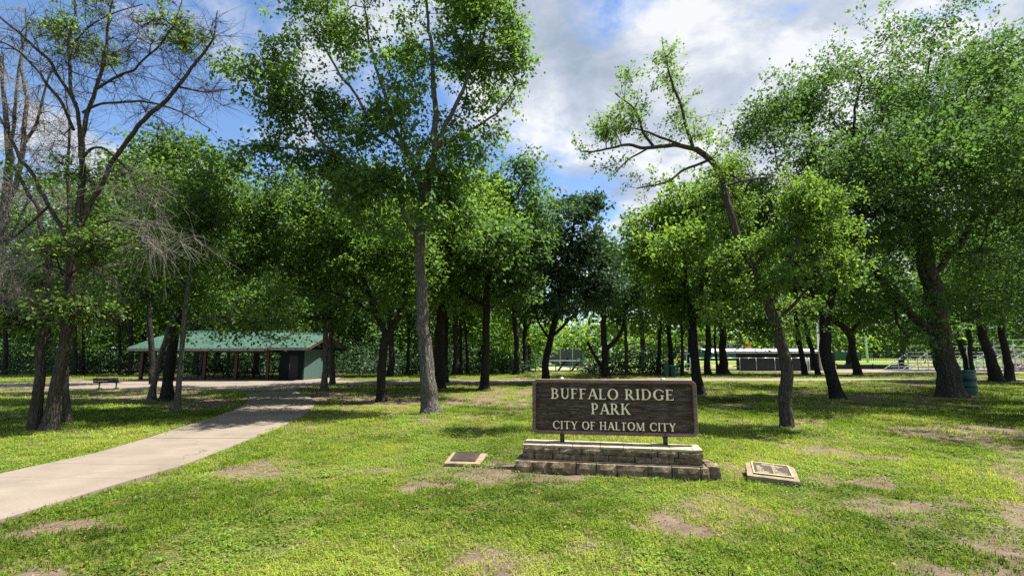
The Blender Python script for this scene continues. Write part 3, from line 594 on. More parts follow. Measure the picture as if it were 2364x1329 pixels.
T('park_tree', 'dark straight trunk halfway between the pale slim tree and the sign', [(1119, 898, 13), (1119, 850, 10.5), (1122, 780, 10), (1123, 700, 9.5), (1125, 620, 8), (1145, 530, 6), (1165, 450, 4)],
  [(1120, 540, 120, 60, 6), (1230, 540, 70, 50, 5), (1150, 560, 110, 60, -4), (1060, 540, 90, 60, 4), (1180, 440, 75, 50), (1215, 400, 45, 35), (1130, 520, 100, 65), (1240, 500, 60, 55), (1080, 600, 90, 55), (1190, 600, 80, 55), (1150, 680, 90, 30), (1250, 570, 40, 40), (1180, 520, 80, 50), (1080, 520, 60, 60), (1200, 660, 60, 30)], 23.5,
  limbs=[[(1123, 710, 6), (1095, 690, 5.5), (1065, 668, 4.5), (1030, 640, 3)], [(1145, 530, 5), (1190, 460, 4), (1220, 390, 2)], [(1125, 640, 5), (1180, 570, 4), (1240, 510, 2.5)]], leaf='elm', L=.1, lai=1.7, bark='dark', seed=101, flare=.5, sides=20)
T('park_tree', 'thick dark trunk hidden partly behind the pale slim tree', [(1013, 897, 18), (1013, 850, 15), (1015, 780, 14), (1018, 710, 13), (1012, 620, 11), (1010, 540, 8)],
  [(940, 480, 110, 60, -3), (1110, 500, 110, 60, -2.5), (1030, 560, 120, 60, 3), (1060, 480, 100, 60), (980, 600, 110, 60), (1080, 560, 90, 55), (930, 540, 80, 60), (1040, 690, 70, 30, -.5), (1060, 420, 70, 40)], 23.8, limbs=[[(1012, 640, 8), (1060, 560, 6), (1090, 480, 4)], [(1014, 700, 7), (960, 630, 5), (920, 560, 3)]],
  leaf='bright', L=.1, lai=1.8, bark='dark', seed=103, flare=.4, sides=20)
T('park_tree', 'slim trunk close on the right of the thick dark trunk', [(1029, 882, 8), (1029, 840, 7), (1029, 780, 6.5), (1030, 720, 6)],
  [(1050, 640, 80, 60), (1100, 690, 70, 28), (960, 680, 70, 35)], 28.5, leaf='elm', lai=1.3, bark='dark', seed=107, flare=.4, sides=12)
T('y_forked_tree', 'black trunk forking in a Y left of the pale slim tree', [(880, 924, 14), (881, 880, 12), (886, 820, 12), (893, 768, 13)],
  [(780, 540, 110, 60, 7), (900, 540, 100, 60, 6), (830, 520, 120, 70, 3.5), (720, 540, 100, 70, 3.5), (800, 540, 120, 60), (740, 470, 70, 45), (880, 600, 120, 55), (760, 620, 90, 45), (820, 450, 90, 50), (930, 640, 80, 40), (680, 560, 50, 50), (700, 640, 60, 35), (890, 690, 80, 25), (640, 600, 50, 40, .4), (760, 700, 80, 22), (920, 560, 60, 50), (700, 420, 60, 40)], 17.6,
  limbs=[[(890, 775, 9), (872, 725, 8), (850, 680, 7), (815, 600, 5), (800, 500, 3)], [(895, 772, 10), (917, 735, 9), (930, 690, 7), (950, 620, 4)], [(868, 725, 5.5), (830, 700, 5), (780, 678, 4), (720, 660, 3)], [(850, 680, 4), (790, 620, 3.5), (740, 540, 2.5)]],
  leaf='ash', L=.085, lai=1.7, bark='dark', seed=109, flare=.45, sides=20)
T('park_tree', 'thin grey trunk in front of the pavilion gable wall', [(749, 898, 10), (750, 860, 8), (752, 810, 7.5), (752, 760, 7), (745, 690, 5)],
  [(840, 560, 110, 60, -2), (620, 580, 100, 60, 2), (730, 650, 110, 55), (780, 740, 50, 20), (690, 720, 70, 25), (640, 745, 60, 14, -.6), (800, 600, 90, 60), (680, 600, 80, 50)], 22.8, leaf='elm', lai=1.5, bark='pale', seed=113, flare=.6, sides=16)
T('park_tree', 'slightly curved trunk hugging the right side of the pavilion gable', [(768, 886, 8), (769, 850, 7), (766, 810, 7), (763, 780, 6.5), (768, 740, 5.5), (775, 680, 4)],
  [(800, 690, 70, 45), (850, 640, 80, 60), (880, 700, 60, 25)], 27, leaf='elm', lai=1.5, bark='brown', seed=127, flare=.5, sides=14)
# --- left group
T('park_tree', 'broad dark trunk in the middle of the cluster by the bench', [(387, 922, 20), (387, 875, 15), (391, 820, 15), (402, 765, 15), (420, 710, 12), (432, 650, 10), (440, 560, 7)],
  [(430, 520, 120, 60, -3.5), (290, 600, 110, 50, -3), (480, 520, 140, 80, 4), (340, 560, 110, 70, 4), (440, 440, 130, 75), (330, 420, 90, 60), (560, 470, 90, 70), (400, 360, 110, 40), (520, 560, 110, 60), (600, 560, 60, 60), (480, 640, 120, 40), (360, 600, 90, 50)], 18.0,
  limbs=[[(430, 660, 7), (470, 580, 6), (540, 500, 4), (590, 450, 2.5)], [(436, 600, 7), (420, 500, 5), (400, 400, 3)], [(420, 715, 6), (360, 640, 5), (320, 560, 3)]], leaf='wood', L=.085, lai=1.6, bark='dark', seed=131, flare=.45, sides=22)
T('park_tree', 'grey leaning trunk at the left of the cluster by the bench', [(350, 918, 12), (356, 880, 9), (368, 830, 8.5), (385, 780, 8), (398, 720, 6)],
  [(330, 690, 80, 40), (260, 640, 80, 50)], 18.3, leaf='elm', lai=1.4, bark='pale', seed=137, flare=.5, sides=16)
T('park_tree', 'slender grey trunk foremost in the cluster by the bench', [(409, 947, 11), (412, 900, 8), (419, 820, 8), (425, 740, 7.5), (432, 670, 7), (440, 610, 6), (455, 520, 4.5), (470, 430, 3)],
  [(420, 390, 110, 55, 0, .7), (540, 440, 100, 60, 0, .7), (330, 470, 80, 50, 0, .6), (500, 690, 90, 40, .5), (560, 752, 100, 22, 1.0), (620, 700, 80, 40, 1), (450, 600, 80, 40), (460, 772, 70, 10, .6, .6), (640, 778, 50, 10, 1, .7)], 14.7, limbs=[[(428, 745, 4), (470, 735, 3), (540, 728, 2)]], leaf='ash', L=.075, lai=1.4, bark='pale', seed=139, flare=.45, sides=20)
T('park_tree', 'dark upright trunk behind the cluster by the bench', [(352, 886, 9), (352, 840, 9), (350, 790, 8.5), (345, 740, 8), (342, 680, 6)],
  [(300, 560, 100, 60), (240, 480, 80, 60), (370, 540, 60, 60), (200, 620, 90, 50)], 27, leaf='wood', lai=1.6, bark='dark', seed=149, flare=.3, sides=14)
# --- twin trunk tree and its neighbours at left
T('twin_trunk_tree', 'half dead twin trunked tree at far left with bare twigs and few leaves', [(112, 992, 27), (117, 950, 21), (129, 890, 19), (141, 820, 18), (152, 750, 17), (162, 650, 15), (173, 560, 14.5), (186, 450, 11), (190, 370, 10), (187, 310, 9)],
  [(390, 40, 100, 50, 0, .13), (280, 40, 80, 45, 0, .08), (430, 90, 80, 50, 0, .10), (150, 715, 100, 22, -.4, 1.2), (60, 740, 60, 20, -.4, .9), (190, 590, 50, 40, -.3, .5), (260, 560, 60, 25, 0, .4), (180, 430, 40, 60, 0, .35), (120, 60, 80, 60, 0, .15), (60, 640, 60, 30, 0, .3), (200, 90, 90, 60, 0, .12)], 11.2,
  limbs=[[(80, 990, 26), (82, 950, 20), (86, 890, 17), (91, 820, 16), (95, 750, 16), (102, 680, 13), (105, 600, 11, .2), (92, 520, 9, .3), (60, 440, 7, .4), (30, 380, 5, .5)],
         [(168, 590, 9), (140, 520, 8), (113, 476, 7.5), (88, 430, 7), (70, 395, 7), (45, 345, 6), (20, 300, 5), (0, 270, 4)], [(175, 560, 9), (205, 470, 8), (240, 395, 8), (268, 338, 8), (316, 289, 7.5), (370, 248, 7), (406, 199, 6.5), (452, 140, 5), (488, 90, 3.5), (502, 25, 1.5)],
         [(190, 370, 8), (194, 298, 8), (221, 212, 7), (235, 149, 6), (251, 68, 4.5), (262, 0, 3), (268, -60, 2)], [(186, 330, 8), (181, 271, 7), (167, 181, 6.5), (158, 113, 5.5), (167, 45, 4.5), (172, -30, 3)], [(176, 240, 6.5), (145, 190, 6), (113, 145, 6), (59, 86, 5.5), (0, 32, 4.5), (-60, -10, 3)],
         [(170, 300, 6), (135, 226, 5.5), (90, 163, 5), (45, 118, 4), (0, 95, 3)], [(224, 205, 5), (271, 176, 4.5), (316, 158, 4), (370, 108, 3), (410, 50, 2), (420, 0, 1.5)], [(190, 260, 5), (239, 235, 4.5), (316, 235, 4), (384, 248, 3), (450, 275, 2), (490, 300, 1.2)],
         [(190, 365, 6), (215, 338, 5), (245, 340, 4.5), (262, 360, 3.5), (300, 400, 2.5), (340, 470, 1.5)], [(172, 560, 6), (210, 520, 5), (270, 505, 4), (330, 530, 2.5), (380, 570, 1.5)], [(110, 478, 5), (75, 510, 5), (35, 545, 4.5), (0, 560, 4), (-40, 580, 3)],
         [(158, 113, 4), (200, 60, 3), (260, 30, 2.5), (330, 10, 1.5)], [(406, 199, 4), (440, 205, 3.5), (490, 212, 2.5), (545, 205, 1.2)], [(168, 640, 5), (110, 600, 4.5), (80, 620, 3.5), (40, 660, 2.5), (10, 700, 1.5)]],
  leaf='bright', L=.062, lai=.9, bark='brown', seed=151, flare=.35, sides=28, per=26, clump=.25, bare=1.5, twig_r=.004,
  dead_blobs=[(310, 430, 70, 60), (340, 520, 70, 60), (70, 660, 90, 45, -.5), (420, 560, 60, 30), (250, 620, 50, 50, 0, .6), (40, 560, 70, 60, -.3), (280, 380, 40, 30)], bare_blobs=[(400, 80, 120, 80), (330, 170, 150, 110), (200, 150, 130, 120), (60, 120, 100, 110), (450, 190, 70, 90), (500, 90, 50, 70), (400, 280, 110, 50), (300, 60, 120, 60), (520, 230, 60, 40), (80, 330, 80, 80), (150, 300, 70, 80)], tip_d=3.2)
T('park_tree', 'short mottled trunk just behind the twin trunks', [(158, 973, 14), (154, 930, 12), (150, 870, 11), (150, 800, 10), (155, 730, 9), (160, 640, 8), (158, 480, 7), (156, 390, 5), (162, 300, 3.5), (150, 200, 2), (140, 120, 1)],
  [(200, 640, 70, 40), (250, 560, 60, 40), (110, 420, 60, 40, 0, .6), (210, 740, 60, 25)], 12.2, leaf='ash', L=.07, lai=1.0, bark='brown', seed=157, flare=.3, sides=20, per=40)
T('dead_tree', 'pale dead tree at the left edge with upright leafless limbs', [(-80, 985, 26), (-60, 880, 20), (-30, 720, 18), (0, 580, 17), (18, 470, 16), (25, 360, 14), (18, 290, 10), (8, 210, 7), (2, 130, 5)],
  [], 12.8, limbs=[[(18, 470, 10), (40, 400, 10), (55, 330, 9.5), (58, 240, 7), (52, 160, 5), (48, 80, 3)], [(22, 340, 7), (35, 260, 6), (40, 180, 5), (55, 90, 3.5), (60, 20, 2)], [(50, 340, 7), (80, 290, 6), (95, 230, 4.5), (120, 160, 3)], [(0, 580, 7), (40, 520, 5), (70, 450, 4)]],
  bark='dead', seed=163, flare=.3, sides=18, per=0, dead_blobs=[(60, 200, 90, 120, 0, .8), (60, 420, 90, 100, 0, 1.5), (110, 300, 70, 80, 0, .9), (20, 600, 60, 70, 0, 1.0), (0, 60, 80, 60, 0, .5)])
# --- the wood's edge trees behind the pavilion and lawn
edge = [
 ('bushy tree at the left edge of the wood, behind the twin trunks', -60, 45, 350, 150, 200, 'wood'),
 ('rounded tree of the wood seen between the bare limbs at left', 110, 47, 400, 120, 210, 'wood'),
 ('broad bright green tree rising behind the left part of the pavilion roof', 330, 44, 340, 150, 230, 'bright'),
 ('tall rounded tree behind the middle of the pavilion roof', 500, 46, 340, 140, 230, 'wood'),
 ('lower tree behind the right end of the pavilion', 600, 45, 430, 100, 190, 'wood'),
 ('dense tree behind the Y forked trunk', 820, 46, 430, 130, 200, 'elm'),
 ('dense tree behind the pale slim tree', 970, 48, 420, 120, 200, 'wood'),
 ('light green tree of the wood left of the sign', 1110, 50, 520, 110, 150, 'bright'),
 ('small wood edge tree above the left end of the sign', 1215, 46, 600, 80, 110, 'bright'),
 ('light green tree behind the kinked trunk above the sign', 1480, 60, 560, 100, 110, 'bright'),
 ('low leafy tree beyond the forked trunk', 1590, 62, 620, 80, 80, 'elm'),
]
for k, (lab, x, Yd, top, rx, ry, lf) in enumerate(edge):
    s = 1897.0 / Yd; g = 815 + s
    cyc = top + ry
    T('woodland_tree', lab, [(x, g, 9), (x + 4, g - 60, 7.5), (x - 3, cyc + ry * .3, 6.5), (x + 5, cyc - ry * .3, 4)],
      [(x, top + ry * .45, rx * .62, ry * .42), (x - rx * .35, cyc, rx * .55, ry * .45), (x + rx * .4, cyc + 5, rx * .55, ry * .45), (x, cyc + ry * .45, rx * .8, ry * .4), (x - rx * .3, cyc + ry * .75, rx * .5, ry * .25), (x + rx * .35, cyc + ry * .8, rx * .5, ry * .25)],
      Yd, group='trees along the edge of the wood', limbs=[[(x, cyc + ry * .2, 4), (x - rx * .4, cyc - ry * .1, 2.5)], [(x, cyc + ry * .1, 4), (x + rx * .4, cyc - ry * .2, 2.5)]],
      leaf=lf, lai=.85, bark='dark', seed=200 + k * 3, flare=.3, sides=10, rz=2.8, clump=.5, per=60)
row2 = [('shade tree just behind the bench', 170, 38, 420, 110, 150, 'elm'), ('shade tree behind the left end of the pavilion roof', 300, 39.5, 470, 110, 130, 'wood'),
 ('shade tree over the middle of the pavilion roof', 450, 39, 500, 110, 110, 'elm'), ('shade tree over the right part of the pavilion roof', 590, 39.5, 560, 90, 95, 'wood'),
 ('shade tree between the pavilion gable and the Y forked tree', 760, 39, 480, 110, 120, 'elm'), ('shade tree filling the space left of the pale slim tree', 900, 37, 500, 110, 120, 'wood'),
 ('shade tree filling the space right of the pale slim tree', 1050, 38, 480, 110, 120, 'elm'), ('leafy shade tree at the wood edge, above the pair of dark trunks', 1190, 40, 520, 90, 110, 'wood'),
 ('shade tree at the far left margin of the wood', 10, 39, 430, 110, 150, 'elm'), ('shade tree with low boughs above the two barrels', 1545, 40, 560, 90, 110, 'elm'),
 ('broad tree beyond the bleachers, right of the stout elm', 2240, 62, 600, 110, 100, 'elm'), ('broad tree beyond the ball field apron', 2080, 70, 610, 120, 80, 'wood'),
 ('rounded tree beyond the low barrier', 1960, 72, 640, 90, 75, 'wood'), ('bushy tree behind the right bleacher', 2370, 60, 560, 100, 120, 'elm'), ('bushy tree beyond the dugout roof', 1790, 66, 600, 120, 88, 'elm')]
for k, (lab, x, Yd, top, rx, ry, lf) in enumerate(row2):
    g = 815 + 1897.0 / Yd; cyc = top + ry
    T('shade_tree', lab, [(x, g, 9), (x + 4, g - 50, 7.5), (x - 4, cyc + ry * .4, 6.5), (x + 5, cyc - ry * .3, 4)],
      [(x, top + ry * .45, rx * .6, ry * .42), (x - rx * .45, cyc, rx * .55, ry * .45), (x + rx * .45, cyc + 5, rx * .55, ry * .45), (x, cyc + ry * .45, rx * .8, ry * .4), (x - rx * .5, cyc + ry * .7, rx * .5, ry * .25), (x + rx * .5, cyc + ry * .65, rx * .5, ry * .25)],
      Yd, group='shade trees behind the lawn', limbs=[[(x, cyc + ry * .35, 4.5), (x - rx * .4, cyc, 3)], [(x, cyc + ry * .3, 4.5), (x + rx * .4, cyc - ry * .1, 3)]],
      leaf=lf, lai=.85, bark='dark', seed=400 + k * 3, flare=.3, sides=10, rz=2.2, clump=.5, per=50)
slim = [('pair of dark trunks at the wood edge left of the sign, left one', 1194, 42.5, 6), ('pair of dark trunks at the wood edge left of the sign, right one', 1211, 42, 7),
        ('dark slim trunk right of the Y forked tree', 905, 36, 6), ('leaning slim trunk between the Y forked and pale slim trees', 940, 38, 5),
        ('slim trunk at the wood edge right of the thick dark trunk', 1064, 40, 5), ('second slim trunk right of the thick dark trunk', 1080, 40.5, 4),
        ('slim trunk behind the bench', 130 + 60, 40, 6), ('slim trunk seen beyond the pavilion posts at left', 278, 40, 6),
        ('slim trunk behind the barrels', 1519, 39, 6), ('dark slim trunk right of the barrels', 1575, 37, 5)]
for k, (lab, x, Yd, r) in enumerate(slim):
    g = 815 + 1897.0 / Yd; dx = ((k * 37) % 23) - 11
    T('young_tree', lab, [(x, g, r * 1.1), (x + dx * .2, g - 45, r * .9), (x + dx * .5, g - 100, r * .8), (x + dx, g - 170, r * .6)], [(x + dx, g - 190, 55, 38), (x + dx * .6, g - 140, 40, 22)], Yd,
      group='slim trees at the edge of the wood', leaf='wood', lai=1.2, bark='dark', seed=300 + k, flare=.4, sides=10, limbs=[[(x + dx * .3, g - 90, r * .5), (x + dx * .5 + 25, g - 150, r * .3)]])
#TREES_END

# ---- stuff: undergrowth, the wood behind, far woods
def leaf_mass(name, label, vols, leaf, L, seed, trunks=()):
    rng = np.random.default_rng(seed); Vs, Qs, ts, off = [], [], [], 0
    for (c, r, n) in vols:
        m = int(n / 22) + 1; u = rng.normal(size=(m, 3)); u /= np.linalg.norm(u, axis=1)[:, None]; u *= (rng.uniform(0, 1, m) ** .33)[:, None]
        cc = np.array(c) + u * np.array(r); p = np.repeat(cc, 22, 0); o = rng.normal(size=p.shape) * np.array([.34, .34, .22]) * max(1, L / .14) ; p = p + o
        p[:, 2] = np.abs(p[:, 2]) + .02
        tint = np.repeat(rng.normal(.45, .2, m), 22) + rng.normal(0, .13, len(p))
        V, Qd, t = leaves_np(p, o + rng.normal(size=p.shape) * .3 - np.array([0, 0, .1]), L, rng, tint); Vs.append(V); Qs.append(Qd + off); ts.append(t); off += len(V); TOT[0] += len(p)
    o = link(name, np_mesh(name, np.concatenate(Vs), np.concatenate(Qs), False, {'tint': ('FLOAT', 'FACE', np.concatenate(ts))}), LEAF[leaf])
    tag(o, label, None, None, 'stuff'); return o
rr = random.Random(4)
vols = []
for k in range(46):
    x = -60 + k * 29 + rr.uniform(-10, 10)
    if 1232 < x < 1352: continue
    Yd = rr.uniform(40, 46); h = rr.uniform(.6, 1.5) if k % 3 else rr.uniform(2.0, 3.2); p = at(x, 815, Yd); vols.append(((p.x, Yd, h * .55), (1.1, 1.2, h * .62), 560))
for x, Yd, h in ((1400, 40, 1.2), (1440, 41, 1.6), (1480, 42, 1.9), (1350 + 20, 41, 1.1), (1510, 43, 1.5), (1545, 41, 1.2)):
    p = at(x, 815, Yd); vols.append(((p.x, Yd, h * .5), (1.2, 1.0, h * .6), 800))
leaf_mass('undergrowth', 'tangled shrubs and undergrowth filling the edge of the wood', vols, 'dark', .19, 5)  # dark leaf colour puts the wood's shade into the undergrowth
vols = []
for k in range(30):
    x = -260 + k * 52; Yd = rr.uniform(54, 62); p = at(x, 815, Yd)
    topz = rr.uniform(9, 13) if x < 640 else (rr.uniform(7, 9) if x < 1150 else rr.uniform(4, 6))
    if 1230 < x < 1360: continue
    vols.append(((p.x, Yd, topz * .5), (2.6, 2.4, topz * .55), 2600)); vols.append(((p.x, Yd - 4, 1.6), (2.4, 1.6, 2.0), 500))
leaf_mass('woodland', 'deep wood behind the pavilion reading as one green mass', vols, 'elm', .42, 6)
vols = []
for k in range(26):
    x = 1180 + k * 62; Yd = rr.uniform(165, 185); p = at(x, 815, Yd); h = rr.uniform(9, 15)
    vols.append(((p.x, Yd, h * .48), (6.5, 4, h * .5), 1100))
leaf_mass('distant_woods', 'distant line of trees beyond the ball field', vols, 'bright', 1.5, 7)
print('LEAVES', TOT[0])

#REST_BEGIN
# ------------------------------------------------------------------ STONE BASE
def stone_mat():
    m, nt, out = new_mat('limestone_blocks'); v = n_obj(nt, world_space=True)
    oi = nt.nodes.new('ShaderNodeObjectInfo')
    a = n_noise(nt, 9, 7, .65, v); b = n_noise(nt, 38, 5, .7, v); g = n_noise(nt, 4, 5, .6, v)
    c = n_ramp(nt, a, [(.30, (.07, .05, .03)), (.48, (.20, .155, .10)), (.68, (.44, .365, .25))])
    c = n_mix(nt, n_ramp(nt, oi.outputs['Random'], [(0, 0.0), (1, .6)]), c, n_mix(nt, 1, c, (.72, .60, .48), 'MULTIPLY'))
    c = n_mix(nt, n_ramp(nt, g, [(.55, 0.0), (.78, .65)]), c, (.10, .085, .06))
    c = n_mix(nt, n_ramp(nt, b, [(.3, .55), (.45, 0.0)]), c, (.06, .048, .035))
    hh = nt.nodes.new('ShaderNodeMath'); hh.operation = 'ADD'; lk(nt, a, hh.inputs[0]); lk(nt, b, hh.inputs[1])
    bsdf(nt, out, c, .9, 0, n_bump(nt, hh.outputs[0], 1.0, .035), .2); return m
stone = stone_mat(); cap_m = simple('sunlit_limestone_cap', (.40, .335, .23), .9, 0, .4, 9, .6, 40); mortar = simple('mortar', (.09, .077, .06), .95, scale=30)  # cap colour lightened for sun on top, block colour darkened for shaded faces
def rock(cx, cy_, cz, dx, dy, dz, seed, bulge=.018, rough=.010, n=(5, 3, 3), sharp=False):
    """rock faced block: a gridded box pushed in and out"""
    nx_, ny_, nz_ = n; V = []; Fc = []; ids = {}
    def vid(i, j, k):
        key = (i, j, k)
        if key not in ids: ids[key] = len(V); V.append((i / nx_, j / ny_, k / nz_))
        return ids[key]
    for i in range(nx_):
        for j in range(ny_): Fc += [(vid(i, j, 0), vid(i, j + 1, 0), vid(i + 1, j + 1, 0), vid(i + 1, j, 0)), (vid(i, j, nz_), vid(i + 1, j, nz_), vid(i + 1, j + 1, nz_), vid(i, j + 1, nz_))]
    for i in range(nx_):
        for k in range(nz_): Fc += [(vid(i, 0, k), vid(i + 1, 0, k), vid(i + 1, 0, k + 1), vid(i, 0, k + 1)), (vid(i, ny_, k), vid(i, ny_, k + 1), vid(i + 1, ny_, k + 1), vid(i + 1, ny_, k))]
    for j in range(ny_):
        for k in range(nz_): Fc += [(vid(0, j, k), vid(0, j, k + 1), vid(0, j + 1, k + 1), vid(0, j + 1, k)), (vid(nx_, j, k), vid(nx_, j + 1, k), vid(nx_, j + 1, k + 1), vid(nx_, j, k + 1))]
    U = np.array(V); Pn = (U - .5) * np.array([dx, dy, dz]); E = 1 - np.abs(U - .5) * 2
    face = 1 - np.clip(E * 3, 0, 1); nn = [fbm((U[:, 0] * dx + cx) * 14, (U[:, 1] * dy + cy_) * 14, (U[:, 2] * dz + cz) * 14, s=seed + q * 9, o=3) - .5 for q in range(3)]
    mid = np.minimum(np.clip(E[:, 0] * 2.5, 0, 1), np.clip(E[:, 2] * 2.5, 0, 1))
    Pn[:, 1] += np.sign(U[:, 1] - .5) * mid * bulge * (np.abs(U[:, 1] - .5) > .49)
    for q in range(3): Pn[:, q] += nn[q] * rough * (1.4 if q == 2 else 3.6)
    Pn += np.array([cx, cy_, cz]); me = bpy.data.meshes.new('stone'); me.from_pydata([tuple(p) for p in Pn], [], Fc); me.update(); return me
A0 = gp(1188, 1088); BASE_RZ = math.radians(-11)
base = empty('stone_base', A0, 'long stepped stone base built of rough tan blocks under the park sign', 'stone base', None, BASE_RZ)
rs = random.Random(12); W0 = 2.60
def course(x0, x1, y, dep, z0, z1, lens, bulge, side=0, jit=.02):
    x = x0; i = 0
    while x < x1 - .02:
        l = lens[i % len(lens)] * rs.uniform(.9, 1.1); l = min(l, x1 - x)
        if x1 - (x + l) < .10: l = x1 - x
        g = .010
        if side == 0: me = rock((x + l / 2), y + dep / 2 + rs.uniform(-.006, .006), (z0 + z1) / 2, l - g, dep, z1 - z0 - .004, rs.randint(0, 9999), bulge)
        else: me = rock(y + dep / 2, (x + l / 2), (z0 + z1) / 2, dep, l - g, z1 - z0 - g, rs.randint(0, 9999), .004)
        link('stone', me, stone, base); x += l; i += 1
MB().box((W0 / 2, .33, .06), (W0 - .12, .52, .20)).box((W0 / 2, .36, .24), (W0 - .24, .34, .18)).build('mortar_core', mortar, base)
course(0, W0, 0, .16, -.05, .148, [.26, .22, .40, .27, .30, .42, .34, .36, .45], .022)
course(0, W0, .50, .16, -.05, .148, [.35, .28, .3], .02)
for xx_ in (0, W0 - .16): course(.165, .495, xx_, .16, -.05, .148, [.17], .01, 1)
course(.09, W0 - .06, .12, .13, .152, .245, [.19, .26, .15, .34, .36, .38, .24, .32, .28, .40], .012)
course(.09, W0 - .06, .43, .13, .152, .245, [.27, .22, .3], .012)
course(.10, W0 - .05, .115, .13, .248, .325, [.28, .24, .32, .30, .46, .28, .26, .34, .36, .40], .010)
course(.10, W0 - .05, .43, .13, .248, .325, [.25, .3], .012)
for xx_ in (.09, W0 - .19): course(.255, .425, xx_, .13, .152, .245, [.17], .006, 1); course(.255, .425, xx_, .13, .248, .325, [.17], .006, 1)
# flagstones of the cap
x = .085
while x < W0 - .06:
    l = min(rs.uniform(.24, .46), W0 - .045 - x)
    if W0 - .045 - (x + l) < .12: l = W0 - .045 - x
    ym = rs.uniform(.27, .38)
    for (ya, yb) in ((.122, ym - .004), (ym + .004, .56)):
        link('capstone', rock(x + l / 2, (ya + yb) / 2, .342 + rs.uniform(-.003, .003), l - .008, yb - ya, .028, rs.randint(0, 9999), .003, .004, (4, 3, 1)), cap_m, base)
    x += l
link('stone', rock(W0 + .075, .20, .06, .15, .24, .20, 77, .01, .02), stone, base)
link('stone', rock(W0 + .04, .40, .10, .10, .14, .14, 79, .01, .018), stone, base)
link('stone', rock(W0 * .66, -.035, -.005, .26, .07, .03, 81, .004, .004), stone, base)

# ------------------------------------------------------------------ PARK SIGN
e_ = Vector((math.cos(math.radians(-9)), math.sin(math.radians(-9)), 0)); n_ = Vector((-e_.y, e_.x, 0))
SW, SH = 2.355, .79
sorg = Vector((A0.x, A0.y, 0)) + e_ * .215 + n_ * .36; sorg.z = .355
sign = empty('park_sign', sorg, 'weathered brown wooden sign with raised cream letters reading BUFFALO RIDGE PARK CITY OF HALTOM CITY', 'sign', None, math.radians(-9))
ZB = .475 - sorg.z      # bottom of the board above the cap
def wood_mat(name, dark, mid, light, sc_=1.0, bs=.9):
    m, nt, out = new_mat(name); v = n_obj(nt, (2.2 * sc_, 8, 34 * sc_))
    g1 = n_noise(nt, 2.2, 8, .68, v); g2 = n_noise(nt, 9, 6, .7, v); big = n_noise(nt, 3.5, 4, .6, n_obj(nt))
    c = n_ramp(nt, g1, [(.32, dark), (.5, mid), (.68, light)])
    c = n_mix(nt, n_ramp(nt, g2, [(.35, .8), (.55, 0.0)]), c, tuple(x * .5 for x in dark)); c = n_mix(nt, n_ramp(nt, big, [(.5, 0.0), (.75, .35)]), c, (.16, .145, .13))
    hh = nt.nodes.new('ShaderNodeMath'); hh.operation = 'ADD'; lk(nt, g1, hh.inputs[0]); lk(nt, g2, hh.inputs[1])
    bsdf(nt, out, c, .88, 0, n_bump(nt, hh.outputs[0], bs, .012), .2); return m
board_m = wood_mat('weathered_dark_wood', (.026, .017, .012), (.090, .062, .045), (.25, .20, .16))
frame_m = wood_mat('brown_painted_frame', (.13, .080, .060), (.21, .135, .105), (.30, .215, .175), .5, .35)
# carved board: real grain ridges
nxb, nzb = 220, 90; fw = .052
gx = np.linspace(fw - .006, SW - fw + .006, nxb); gz = np.linspace(ZB + fw - .006, ZB + SH - fw + .006, nzb); GX, GZ = np.meshgrid(gx, gz)
warp = (fbm(GX * 1.6, GZ * 3, s=2, o=3) - .5) * .09
ridge = fbm(GX * 1.1, (GZ + warp) * 46, s=8, o=3); ridge2 = fbm(GX * 4, (GZ + warp) * 95, s=14, o=2)
for kx, kz in ((.55, .25), (1.78, .60), (.9, .70), (1.95, .22), (1.3, .12)):
    r_ = np.hypot((GX - kx) / 2.2, GZ - ZB - kz); ridge = ridge + .5 * np.exp(-r_ ** 2 / .0004) * np.sin(r_ * 500)
dep = .020 - (ridge - .5) * .022 - (ridge2 - .5) * .008
Vb = np.stack([GX, dep, GZ], -1).reshape(-1, 3); ib = np.arange(nxb * nzb).reshape(nzb, nxb)
Qb = np.stack([ib[:-1, :-1], ib[:-1, 1:], ib[1:, 1:], ib[1:, :-1]], -1).reshape(-1, 4)
link('board', np_mesh('board', Vb, Qb, True), board_m, sign)
MB().box((SW / 2, .065, ZB + SH / 2), (SW - .08, .05, SH - .08)).build('board_back', board_m, sign)
def rrect(w, h, r, cx, cz, n=8):
    P = []
    for qx, qz, a0 in ((1, -1, -90), (1, 1, 0), (-1, 1, 90), (-1, -1, 180)):
        for i in range(n + 1):
            a = math.radians(a0 + 90 * i / n); P.append((cx + qx * (w / 2 - r) + r * math.cos(a), cz + qz * (h / 2 - r) + r * math.sin(a)))
    return P
secs = [(.004, -.018, 1), (0, -.010, 0), (0, .085, 0), (.004, .092, 1), (fw - .004, .092, 1), (fw, .086, 1), (fw, -.008, 1), (fw - .006, -.018, 1)]
V, Fc = [], []
for ins, yv, _ in secs:
    V += [(a, yv, b) for a, b in rrect(SW - 2 * ins, SH - 2 * ins, .085 - min(ins, .05), SW / 2, ZB + SH / 2)]
m_ = 36
for i in range(len(secs)):
    j = (i + 1) % len(secs); Fc += [(i * m_ + k, j * m_ + k, j * m_ + (k + 1) % m_, i * m_ + (k + 1) % m_) for k in range(m_)]
MB().add(V, Fc).build('frame', frame_m, sign)
steel_brown = simple('rusty_brown_steel', (.075, .052, .040), .6, .3, .3, 20)
bolt_m = simple('galvanised_bolt', (.45, .44, .42), .45, .7)
